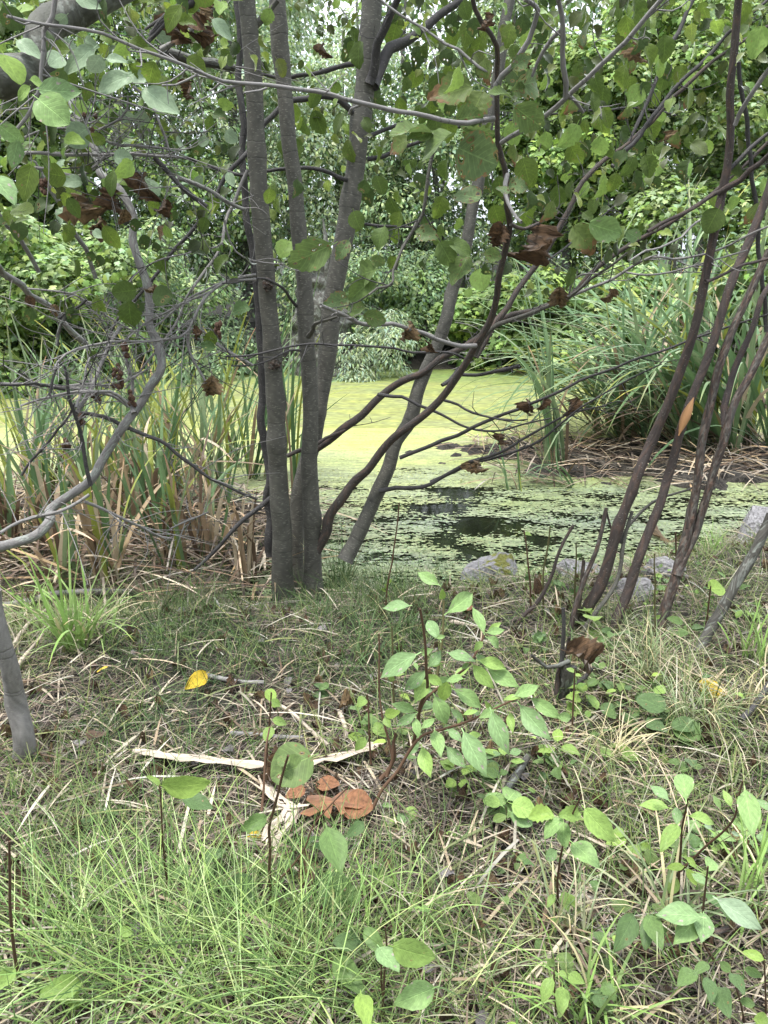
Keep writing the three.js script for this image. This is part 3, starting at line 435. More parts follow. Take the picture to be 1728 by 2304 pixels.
{ // mixed green and withered stand on the left
  let li = 0; const labs = ['withered cattail at the very left edge of the view', 'withered cattail at the left behind the bend of the grey branch', 'cattail in the withered left stand right of the bend of the grey branch', 'cattail of the left stand behind the rising part of the grey branch', 'mostly dead front cattail with tan stalks right of the grey branch', 'tall green cattail in the middle of the left stand', 'cattail of the left stand with bright blades left of the grey trunks', 'cattail with many bent dead leaves nearest to the first grey trunk', 'rear cattail of the left stand behind the crook of the grey branch', 'rear cattail at the left edge over the duckweed', 'rear cattail of the left stand behind the dark twig', 'rear cattail in the middle of the left stand', 'green cattail rising just left of the first grey trunk', 'rear cattail left of the dark slender stem by the trunks'], grp = 'cattails on the left bank';
  for (const [sx, sy, h, n, dead] of [[35, 1215, 1.15, 12, 10], [110, 1150, 1.2, 13, 10], [215, 1170, 1.1, 12, 11], [300, 1120, 1.2, 13, 10], [340, 1205, 1.15, 10, 12], [400, 1150, 1.3, 14, 11], [450, 1095, 1.35, 14, 9], [500, 1160, 1.2, 10, 11], [250, 1080, 1.2, 12, 9], [60, 1080, 1.15, 12, 9], [150, 1060, 1.1, 12, 8], [390, 1060, 1.3, 13, 8], [575, 1075, 1.3, 12, 6], [520, 1050, 1.3, 12, 6]]) { const [x, d] = onWater(sx, sy); cattail(labs[li++], grp, x, d, { n: n + 7, h: h * 1.14, dead: dead - 1, bends: [0, 5], spread: 0.7, lean: 0.14, leanTo: R() < 0.5 ? LEFTWARD : -LEFTWARD, yellow: 0.25, wide: 0.026 }); }
  { const [x, d] = onWater(555, 1310); cattail('bundle of bare brown cattail stalks standing beside the first grey trunk', undefined, x, d, { n: 0, h: 0.85, dead: 16, bends: [0, 1], spread: 0.15 }); }
  const dl = ['leaning bundle of dead tan cattail leaves in front of the grey branch', 'dead tan cattail bundle below the bend of the grey branch', 'dead cattail bundle at the left edge of the reed heap', 'broken dead cattail stalks in the middle of the reed heap', 'dead cattail stalks at the front of the reed heap above the bright tuft', 'splayed dead cattail bundle left of the bare brown stalks', 'dead cattail stalks at the rear of the reed heap', 'bleached dead cattail stalks leaning right over the reed heap', 'bent dead cattail bundle between the bright tuft and the reed heap'];
  [[215, 1230], [110, 1270], [20, 1290], [330, 1240], [150, 1330], [470, 1270], [280, 1180], [400, 1300], [250, 1330]].forEach(([sx, sy], i) => { const [x, d] = onWater(sx, sy); cattail(dl[i], 'dead cattails on the left bank', x, d, { n: 8, h: 1, dead: 16, bends: [0, 5], spread: 0.75, wide: 0.022, yellow: 0.25 }); });
  { const [x, d] = onWater(655, 1180); cattail('tall narrow cattail growing right behind the grey trunks', undefined, x, d, { n: 12, h: 1.7, dead: 6, bends: [0, 3], spread: 0.25 }); }
}
// fallen cattail leaves, a loose mass on each bank
function litter(label, n, where, L, up, cols) {
  const o = thing('reed_litter', label, 'reed litter'); o.userData.kind = 'stuff';
  mass('fallen_leaf', CAT[1], white(0.95, 0.1, 0.1), n, () => { const w = where(); if (!w) return null; const [x, d] = w; return [V(x, Math.max(gh(x, -d), WATER) + rr(0, up), -d), quat(Math.PI / 2 - rr(-0.15, 0.5) * R() * 1.6, R() * 6.283, rr(-1.2, 1.2)), V(rr(0.006, 0.017), 1, 1).multiply(V(1, rr(L * 0.35, L), rr(L * 0.35, L))), tint(pick(cols), 0.25, 0.08)]; }, o);
}
const TAN = [[0.34, 0.25, 0.15], [0.07, 0.05, 0.04], [0.46, 0.38, 0.28], [0.14, 0.095, 0.065], [0.09, 0.065, 0.05], [0.3, 0.25, 0.2], [0.17, 0.13, 0.1]];
litter('heap of fallen tan reed leaves under the left cattails', 2700, () => { const x = rr(-4.6, -0.15), d = rr(3.25, 5.4); return reedBed(x, d) > 0.05 ? [x, d] : null; }, 0.55, 0.14, TAN);
litter('pale fallen reed leaves strewn on the dark mud of the right bank', 3000, () => { const x = rr(0.8, 6), d = rr(5.3, 7.6), m = mudBank(x, d); return m > 0.05 && R() < sstep(d, 5.2, 6.8) + 0.4 ? [x, d] : null; }, 0.6, 0.09, TAN);

// ---------- rocks ----------
R = rng(701);
function rock(label, sx, sy, w, h, deep, seed, moss) {
  const c = gp(sx, sy), g0 = new THREE.IcosahedronGeometry(1, 24), p = g0.attributes.position, col = [], o = new THREE.Group();
  for (let i = 0; i < p.count; i++) {
    const v = V().fromBufferAttribute(p, i), n = v.clone();
    let k = 1 + 0.3 * fbm(n.x * 1.3 + seed, n.y * 1.3, 3, n.z * 1.3); const cut = [[0.3, 0.8, 0.5, 0.62], [-0.7, 0.5, 0.4, 0.66], [0.8, 0.35, 0.45, 0.68], [-0.1, 0.3, 0.95, 0.6], [-0.4, 0.9, -0.1, 0.62]];
    for (const [a, b, e, l] of cut) { const d = (n.x * a + n.y * b + n.z * e) / Math.hypot(a, b, e) * k; if (d > l) k *= lerp(1, l / d, 0.95); }
    k *= 1 + 0.06 * N3(n.x * 7, n.y * 9, n.z * 9 + seed) + 0.012 * N3(n.x * 25, n.y * 25, n.z * 25);
    p.setXYZ(i, v.x * k * w / 2, v.y * k * h, v.z * k * deep / 2);
    const m = clamp((fbm(n.x * 2.6 + seed, n.z * 2.6, 3, n.y * 2) + n.y * 0.55 - 0.42 + (n.x > 0 ? 0.1 : -0.1)) * 7, 0, 1) * moss, s = 1 + 0.7 * fbm(n.x * 5, n.y * 5 + seed, 4, n.z * 5) + 0.5 * N3(n.x * 30, n.y * 30, n.z * 30), b = clamp((fbm(n.x * 3 + 9, n.y * 3, 3, n.z * 3 + seed) - 0.16) * 6, 0, 1) * 0.55 * (1 - m);
    const r = [0.2, 0.19, 0.192].map((x) => x * s * (1 - b)), ms = [0.13, 0.13, 0.025].map((x) => x * (1 + 0.6 * N3(n.x * 40, n.y * 40, n.z * 40)));
    col.push(...r.map((x, j) => lerp(x, ms[j], m)));
  }
  g0.setAttribute('color', new THREE.Float32BufferAttribute(col, 3)); g0.computeVertexNormals();
  const m = solo('boulder', g0, new THREE.MeshStandardMaterial({ vertexColors: true, roughness: 0.9 }), label, 'rock'); m.position.set(c.x, c.y + h * 0.25, c.z); m.rotation.y = seed; return m;
}
rock('mossy pale boulder at the water edge in the middle of the bank', 1107, 1310, 0.36, 0.13, 0.24, 0.4, 1);
rock('smooth grey boulder half sunk at the water edge behind the brown stems', 1315, 1305, 0.3, 0.1, 0.24, 2.2, 0.1);
rock('small grey stone between the second and third brown stems', 1490, 1290, 0.2, 0.08, 0.18, 3.1, 0.1);
rock('flat stone in front of the smooth grey boulder between the brown stems', 1420, 1335, 0.18, 0.07, 0.16, 5.2, 0);
rock('pale tilted slab of rock at the right edge of the water', 1716, 1200, 0.6, 0.15, 0.3, 4.3, 0);

// ---------- the clump of grey stems in the middle ----------
R = rng(801);
const clumpAt = gp(668, 1365), D0 = -clumpAt.z;
const alder = thing('alder_tree', 'grey multi-stemmed alder clump standing on the near bank in the middle', 'tree');
{
  const A = alder, s1 = [D0 - 0.02, D0 - 0.25];
  branch('stem', A, M.alder, trace('s', [640, 1395, 636, 1290, 630, 1126, 620, 912, 604, 690, 588, 521, 577, 286, 560, 60, 548, -110], ...s1), 22, 19.5, { knots: 9, flare: 0.5, jit: 0.08, crook: 0.12 });
  branch('stem', A, M.alder, trace('s', [697, 1390, 703, 1256, 699, 1152, 696, 860, 682, 626, 672, 521, 651, 312, 624, 20, 612, -110], D0 + 0.02, D0 - 0.1), 19, 17.5, { knots: 10, flare: 0.5, jit: 0.08, crook: 0.12 });
  const st3 = branch('stem', A, M.alder, traces(['s', [664, 1380, 666, 1256, 672, 1126, 700, 1000, 727, 860, 752, 640, 782, 500, 803, 330, 825, 139, 842, -100], D0 + 0.14, D0 + 0.3]), 17, 24, { knots: 8, jit: 0.07, crook: 0.12 });
  branch('stem', A, M.alder, traces(['s', [776, 1262, 792, 1230, 833, 1152, 888, 1012, 927, 930, 958, 830, 992, 743, 1024, 646, 1053, 535, 1072, 420, 1110, 220, 1140, 40, 1152, -80], D0 - 0.05, D0 + 0.25]), 17, 12, { knots: 7, jit: 0.08, crook: 0.25 });
  const b5 = traces(['s', [712, 1240, 729, 1194, 776, 1110], D0, D0 - 0.02], [4, [720, 1600, 830, 1440, 1000, 1300, 1200, 1140, 1320, 960, 1420, 830, 1500, 650, 1560, 440, 1600, 280, 1640, 100], D0 - 0.05, D0 - 0.6], [2, [1632, 1290, 1622, 1090, 1580, 900, 1550, 700, 1555, 400, 1560, 310, 1500, 210, 1400, 0, 1380, -130], D0 - 0.7, D0 - 1.05]);
  branch('stem', A, M.alderBrown, b5, 11.5, 5, { knots: 16, jit: 0.08 });
  branch('stem', A, M.alderDark, trace('s', [608, 1250, 604, 1095, 594, 965, 581, 782, 573, 626, 562, 520, 549, 347, 538, 174, 533, -60], D0 + 0.1, D0 + 0.2), 10, 7, { knots: 5 });
  const B = (panel, xy, d0, d1, r0, r1, mat = M.alderDark, o = {}) => branch('branch', A, mat, trace(panel, xy, D0 + d0, D0 + d1), r0 * 0.88, r1 * 0.85, { knots: 5, jit: 0.07, ...o });
  // forks of the third stem
  B(2, [760, 560, 790, 450, 850, 370, 1000, 250, 1130, 150, 1320, 0, 1400, -60], 0.25, 0.5, 15, 9);
  B(2, [735, 540, 770, 380, 800, 230, 870, 100, 930, -30], 0.24, 0.1, 13, 9);
  B(2, [690, 410, 500, 430, 300, 490, 50, 490, -100, 430], 0.3, 0.5, 7, 4);
  B(2, [640, 740, 560, 660, 430, 612, 260, 650, 150, 710, 60, 800, -45, 960, -180, 1130, -330, 1400, -540, 1640, -700, 1860, -880, 2040, -960, 2230, -1030, 2440], 0.25, -0.1, 8.5, 3, M.alderDark);
  B(2, [610, 1170, 560, 1150, 430, 1100, 300, 1080, 70, 1100, -110, 1140, -400, 1030, -690, 1000, -980, 990, -1400, 985], 0.25, -0.2, 6, 2.2);
  B(2, [720, 1030, 830, 1000, 960, 960, 1080, 900, 1250, 840, 1420, 790], 0.3, 0.3, 6, 3);
  B(2, [740, 880, 830, 840, 960, 790], 0.3, 0.35, 6, 4);
  B(2, [650, 1450, 800, 1460, 1000, 1475, 1150, 1440], 0.3, 0.1, 4, 2.5);
  // the brown diagonal and its long continuations
  B('q4', [-300, 790, -180, 690, 0, 560, 60, 510, 160, 460, 230, 400, 320, 370, 400, 320, 480, 255, 620, 190, 800, 130, 930, 0, 1130, -130, 1300, -230, 1420, -310, 1480, -370, 1660, -540], 0.12, -0.15, 11, 4, M.alderBrown);
  B('q4', [395, 390, 430, 320, 470, 250, 560, 130, 630, 30, 740, -130, 850, -350, 980, -480, 1110, -580, 1250, -730, 1440, -900, 1660, -1040], -0.25, 0, 8.5, 4, M.alderBrown);
  B(3, [650, 1080, 720, 1000, 880, 800, 1030, 600, 1240, 400, 1430, 190, 1680, -20], -0.12, -0.05, 6, 4);
  B(3, [1180, -20, 1080, 200, 980, 390, 870, 670, 780, 860, 720, 1030], 0.2, 0, 6, 4);
  B('q4', [395, 380, 450, 280, 640, 200, 800, 130, 880, 60, 930, 30, 1050, -60], -0.3, -0.6, 6.5, 3, M.alder);
  B(5, [0, 640, 200, 560, 380, 480, 750, 310, 850, 240, 930, 220, 1050, 240, 1200, 220, 1300, 190, 1500, 100, 1680, 20], -0.35, -0.8, 5, 2.6, M.alderPale);
  B(5, [370, 470, 400, 380, 470, 335, 560, 335], -0.5, -0.6, 3, 2, M.alderPale);
  B(5, [740, 325, 870, 338, 1000, 330, 1280, 250, 1530, 180], -0.6, -0.8, 2.6, 2, M.alderPale);
  B(4, [1425, 800, 1300, 790, 1150, 750, 1030, 700, 900, 670, 700, 650, 620, 630, 520, 580, 420, 540], -0.4, -0.9, 6, 5, M.alderPale);
  B('q4', [70, 825, 240, 760, 420, 680, 600, 610, 760, 535, 950, 450, 1150, 380, 1400, 290, 1680, 200], -0.05, -0.5, 5.5, 2.4);
  B('q4', [-20, 970, 90, 958, 190, 940, 360, 850, 520, 790, 700, 690, 830, 625, 960, 600], -0.05, -0.3, 6.5, 2.2);
  B('q4', [200, 930, 380, 850, 520, 810, 640, 770, 750, 690, 860, 600, 1080, 480, 1200, 420], -0.08, -0.4, 4.5, 2);
  B('q4', [-25, 552, 20, 560, 110, 575, 240, 640, 360, 690, 470, 712, 600, 680, 720, 655], 0.05, -0.2, 5, 2);
  B('q4', [250, 575, 330, 605, 400, 635, 530, 665, 620, 660], -0.12, -0.3, 4, 2);
  B('q4', [330, 465, 400, 466, 450, 460, 520, 448, 585, 428], -0.15, -0.35, 4.5, 5, M.alderDark);
  B('q4', [250, 512, 262, 500, 285, 480, 330, 440], -0.2, -0.16, 5, 8, M.alderDark);
  B(4, [1375, 905, 1290, 850, 1160, 835, 1000, 842, 800, 802, 540, 795, 330, 790, 180, 812, 0, 855, -200, 870], -0.25, -0.7, 3.4, 2.6);
  B(4, [290, 832, 200, 830, 120, 880, 0, 920, -160, 930], -0.1, -0.4, 3, 2);
  B(4, [340, 740, 365, 690, 400, 655, 450, 630, 530, 610], -0.12, -0.4, 7, 3, M.alder);
  B(4, [262, 545, 200, 460, 100, 385, 0, 360, -100, 385, -220, 395], -0.05, -0.5, 4.5, 2);
  B(4, [200, 1515, 290, 1480, 400, 1440, 480, 1380, 600, 1330, 680, 1250], 0, 0.1, 6, 3, M.alderBrown);
  B(4, [1045, -10, 990, 100, 920, 230, 890, 330, 893, 400, 800, 420, 730, 470], -0.75, -0.9, 4.2, 3, M.alder);
  B(2, [1155, 960, 1110, 1200, 1085, 1370, 990, 1530, 930, 1650, 905, 1750], -0.8, -0.75, 5, 4, M.alder);
  B('q5', [1170, 40, 1100, 90, 1000, 190, 870, 335, 840, 350], 0, -0.15, 7, 4);
  // the pale shoots in front
  B(2, [1540, 768, 1440, 785, 1330, 790, 1000, 725, 700, 670, 400, 595, 0, 547, -200, 525, -380, 460, -760, 320, -1040, 210, -1410, 155, -1615, 103], -0.98, -1.55, 6.5, 4, M.alderPale, { knots: 22 });
  B(2, [-365, 475, -500, 540, -610, 552], -1.25, -1.3, 3, 2.5, M.alderPale);
  B(2, [-200, 520, -270, 575, -300, 585], -1.25, -1.2, 3, 2.5, M.alderPale);
  B(2, [70, 570, 0, 588, -80, 600], -1.2, -1.25, 3, 2, M.alderPale);
  B(2, [700, 668, 670, 690, 610, 705, 600, 740], -1.1, -1.05, 4, 3, M.alderPale);
  B(3, [-105, 560, -70, 500, 0, 430, 90, 280, 160, 130, 182, 50, 150, 30, 80, -10], -1, -1.15, 8, 6, M.alderPale);
  B(2, [1590, 925, 1660, 880, 1870, 740, 1960, 680, 2010, 630, 2090, 560, 2260, 400, 2380, 290, 2490, 160, 2630, 0, 2700, -80], -0.95, -1.35, 6.5, 6.5, M.alderPale, { knots: 14 });
  B(3, [348, 630, 345, 500, 335, 330, 325, 190, 312, 0, 310, -80], -1.13, -1.3, 7, 6.5, M.alderPale);
  B(3, [322, 190, 250, 270, 180, 370, 130, 495], -1.2, -1.1, 5.5, 4, M.alderPale);
  B(3, [355, 610, 410, 660, 462, 728], -1.13, -1.05, 5, 3.5, M.alderPale);
  B(2, [790, -20, 900, 70, 1100, 200, 1200, 265, 1300, 310, 1400, 410, 1530, 478], -0.9, -0.98, 3, 4, M.alderPale);
  B(2, [1630, 1130, 1610, 1230, 1640, 1330, 1690, 1400, 1720, 1440], -0.75, -0.9, 6, 4, M.alderPale);
  B(2, [1650, 1450, 1750, 1480, 1850, 1430, 1960, 1380], -0.68, -0.5, 5, 3, M.alderBrown);
  B('q1', [1070, 735, 1000, 900, 968, 960, 968, 1030, 935, 1100, 880, 1180, 820, 1260, 770, 1370, 690, 1500, 540, 1680], -0.1, -0.45, 5, 2.5, M.alderPale);
  B('q1', [970, 950, 1010, 1080, 1100, 1130, 1230, 1140], -0.3, -0.2, 3, 2, M.alderPale);
  B('q1', [1105, 110, 1130, 85, 1165, 45, 1200, 0], -0.2, -0.2, 9, 6, M.alder);
  B('q2', [1260, 500, 1100, 470, 960, 475, 850, 480, 700, 500, 540, 520], 0.4, 0, 3, 2.5);
  B('q2', [700, 1130, 800, 1060, 860, 1010, 1010, 870], -0.2, 0.1, 3, 2);
  // random fine twigs along what has been traced
  const src = [...paths].filter(([m]) => m.parent === A && m.name === 'branch');
  for (const [m, pts] of src) {
    const c = new THREE.CatmullRomCurve3(pts, false, 'centripetal'), L = c.getLength(), gs = []; if (L < 0.25) continue;
    for (let k = 0; k < Math.min(16, L * 9); k++) {
      const t = rr(0.25, 1), b = c.getPoint(t), tg = c.getTangent(t), dir = tg.clone().multiplyScalar(0.7).add(V(rr(-1, 1), rr(-0.8, 0.6), rr(-0.8, 0.8)).multiplyScalar(0.8)).normalize(), l = rr(0.04, 0.2), mid = b.clone().addScaledVector(dir, l * 0.5).add(V(rr(-0.02, 0.02), rr(-0.02, 0.02), 0)), e = b.clone().addScaledVector(dir, l).add(V(rr(-0.03, 0.03), rr(-0.01, 0.04), 0));
      gs.push(limb([b, mid, e], [0.0022, 0.0009], { sides: 4, step: 0.03, seed: k }));
      if (R() < 0.5) { const q = mid.clone().add(V(rr(-0.06, 0.06), rr(-0.05, 0.05), rr(-0.05, 0.05))); gs.push(limb([mid, mid.clone().lerp(q, 0.5).add(V(0, 0.006, 0)), q], [0.0015, 0.0008], { sides: 4, step: 0.03, seed: k })); }
    }
    if (gs.length) part('twigs', mergeGeometries(gs), m.material === M.alderPale ? M.alderPale : M.alderDark, m).userData.kind = 'stuff';
  }
  // scars
  for (const [sx, sy, r, d] of [[602, 640, 11, -0.2], [617, 818, 13, -0.15]]) { const p = at(sx, sy, D0 + d), g = new THREE.IcosahedronGeometry(px(r, p), 3), q = g.attributes.position; for (let i = 0; i < q.count; i++) { const k = 1 + 0.5 * N3(q.getX(i) * 160, q.getY(i) * 160, q.getZ(i) * 160); q.setXYZ(i, q.getX(i) * k, q.getY(i) * k * 1.3, q.getZ(i) * k * 0.6); } g.computeVertexNormals(); part('bark_scar', g, M.redFlaky, A).position.copy(p); }
  // leaves read off the photograph, on the shoots in front
  leaves(A, 2, 'alder', 'alder', [1150, 870, 870, 800, 1140, 860, 980, 900, 1290, 870, 970, 965, 1340, 850, 1545, 905, 1300, 770, 1475, 740, 1659, 640, 1520, 560], D0 - 1.05, { roll: 0.5 });
  leaves(A, 2, 'round', 'alder', [1310, 955, 1560, 1075, 1450, 1290, 1290, 1230, 1640, 1250, 1560, 1200], D0 - 1.05, { roll: 0.3, wide: 1.1 });
  leaves(A, 2, 'alder', 'half', [1400, 560, 1110, 640, 1470, 600, 1390, 760, 1000, 900, 830, 960], D0 - 1, {});
  leaves(A, 3, 'alder', 'alder', [20, 690, 230, 860, 20, 560, 230, 510, 0, 440, 120, 350, 0, 575, 90, 580, -20, 1210, 120, 1180], D0 - 1.08, { roll: 0.3 });
  leaves(A, 4, 'alder', 'alder', [480, 150, 195, 290, 600, 120, 520, 245, 830, 30, 765, 160, 745, 230, 840, 270, 780, 310, 585, 345, 760, 365, 600, 505, 600, 495, 440, 545, 705, 560, 560, 555, 1190, 130, 1290, 290, 1370, 225, 1275, 400, 1480, 200, 1600, 225, 1250, 130, 1400, 200, 700, 600, 850, 645, 1040, 60, 1180, 90], D0 - 0.8, { wide: 0.95 });
  leaves(A, 4, 'round', 'fresh', [1450, 300, 1465, 440, 1375, 430, 1375, 485, 215, 120, 160, 215], D0 + 0.1);
  leaves(A, 5, 'alder', 'half', [395, 30, 545, 195], D0 - 0.7); leaves(A, 5, 'alder', 'poplar', [500, 10, 740, 80, 740, 60, 865, 130], D0 - 0.7, { wide: 0.8 });
  const deadList = [[2, [1480, 80, 1500, 205], -1.1], [3, [810, 280, 800, 415], -0.6], [4, [1600, 10, 1540, 165, 985, 640, 985, 790, 1120, 790, 1135, 835], -0.6], [5, [130, 30, 140, 330, 310, 420, 300, 575, 640, 430, 610, 540], -0.55], ['q2', [1210, 570, 1240, 620, 1190, 690, 1180, 740, 610, 290, 620, 260], -0.3], ['q4', [520, 725, 495, 780, 370, 840, 365, 890, 410, 840, 412, 905, 630, 580, 600, 650, 690, 570, 680, 620, 640, 600, 635, 640, 800, 580, 820, 630], -0.25], ['q1', [1395, 190, 1400, 250], 0]];
  for (const [p, l, d] of deadList) leaves(A, p, 'curled', 'dead', l, D0 + d, { spread: 4 });
  // the rest hang from the higher branches
  const hosts = src.filter(([m]) => m.position && paths.get(m).some((p) => p.y > 1.35)).map(([m, p]) => new THREE.CatmullRomCurve3(p, false, 'centripetal'));
  let n = 0;
  for (let k = 0; k < 4000 && n < 95; k++) {
    const c = pick(hosts), p = c.getPoint(R()); const off = V(rr(-0.28, 0.28), rr(-0.22, 0.12), rr(-0.05, 0.45)); p.add(off.multiply(V(1, 1, -1))); const d = -p.z, sx = 864 + p.x / depthOf(p) * F;
    if (p.y < 1.3 || d < 2.1 || sx < 560 || (sx > 640 && sx < 760 && R() < 0.6)) continue;
    const L = rr(0.042, 0.072), t = p.clone().add(V(rr(-0.5, 0.5), -1, rr(-0.4, 0.4)).normalize().multiplyScalar(L));
    leaf(A, R() < 0.15 ? 'round' : 'alder', R() < 0.07 ? 'half' : R() < 0.2 ? 'fresh' : 'alderHung', p, t, { roll: rr(-1.2, 1.2) }); n++;
  }
  // an upper spray of dark hanging leaves
  for (const [sx, sy, rx, ry, c] of [[960, 130, 120, 130, 22], [1060, 180, 110, 120, 16], [1350, 60, 160, 110, 22], [1420, 230, 150, 90, 12], [900, 420, 110, 110, 14], [700, 290, 60, 60, 5], [780, 260, 50, 60, 4], [1300, 380, 120, 70, 10], [840, 80, 60, 60, 4], [1180, 420, 90, 60, 8]]) for (let k = 0; k < c; k++) { const b = at(sx + rx * rr(-1, 1), sy + ry * rr(-1, 1), D0 + rr(0.1, 0.9)), t = b.clone().add(V(rr(-0.4, 0.4), -1, rr(-0.3, 0.3)).normalize().multiplyScalar(rr(0.065, 0.11))); leaf(A, R() < 0.3 ? 'round' : 'alder', 'alderHung', b, t, { roll: rr(-0.9, 0.9) }); }
}

// the smaller leaves of the crowns, too many to tell apart
function sprays(T, n, x0, x1, y0, y1, d0, d1, bias) {
  const hubs = Array.from({ length: Math.round(n / 9) }, () => at(rr(x0, x1), lerp(y0, y1, Math.pow(R(), bias)), rr(d0, d1)));
  LEAF.alder.forEach((g) => mass('leaves', g, new THREE.MeshPhysicalMaterial({ map: SKIN.alderHung[0].map, color: 0xffffff, roughness: 1, side: THREE.DoubleSide, transmission: 0.5, thickness: 0, clearcoat: 0.15, clearcoatRoughness: 0.4 }), n / 4, () => {
    const h = pick(hubs), p = h.clone().add(V(rr(-0.14, 0.14), rr(-0.12, 0.06), rr(-0.14, 0.14))), y = V(rr(-1, 1), rr(-1, 0.15), rr(-0.6, 0.6)).normalize(), z = V(rr(-0.7, 0.7), 0.8, rr(-0.2, 1)); z.addScaledVector(y, -z.dot(y)).normalize();
    const s = rr(0.028, 0.062), k = pick([0.4, 0.65, 1, 1.6, 2.5]); return [p.sub(T.position), new THREE.Quaternion().setFromRotationMatrix(TMP.makeBasis(y.clone().cross(z), y, z)), V(s, s, s), [k * rr(0.85, 1.3), k, k * rr(0.7, 1.2)]];  // k puts dark silhouettes and bright lit leaves into the leaf colour
  }, T));
}
{ const lumps = []; for (let i = 0; i < 34; i++) { const an = R() * 6.283, rd = Math.sqrt(R()) * 2.1; lumps.push([clumpAt.x + Math.cos(an) * rd + 0.2, rr(2.9, 5.6), clumpAt.z - 0.5 + Math.sin(an) * rd * 0.9, rr(0.35, 0.6)]); }  // alder crown mostly out of view overhead, placed to shade the trunks below
  foliage(alder, 'oval', 5200, lumps, 0.085, [[0.09, 0.14, 0.03], [0.12, 0.17, 0.035]], 0.4); }
sprays(alder, 460, 560, 1250, -60, 560, D0, D0 + 1.3, 1.5);
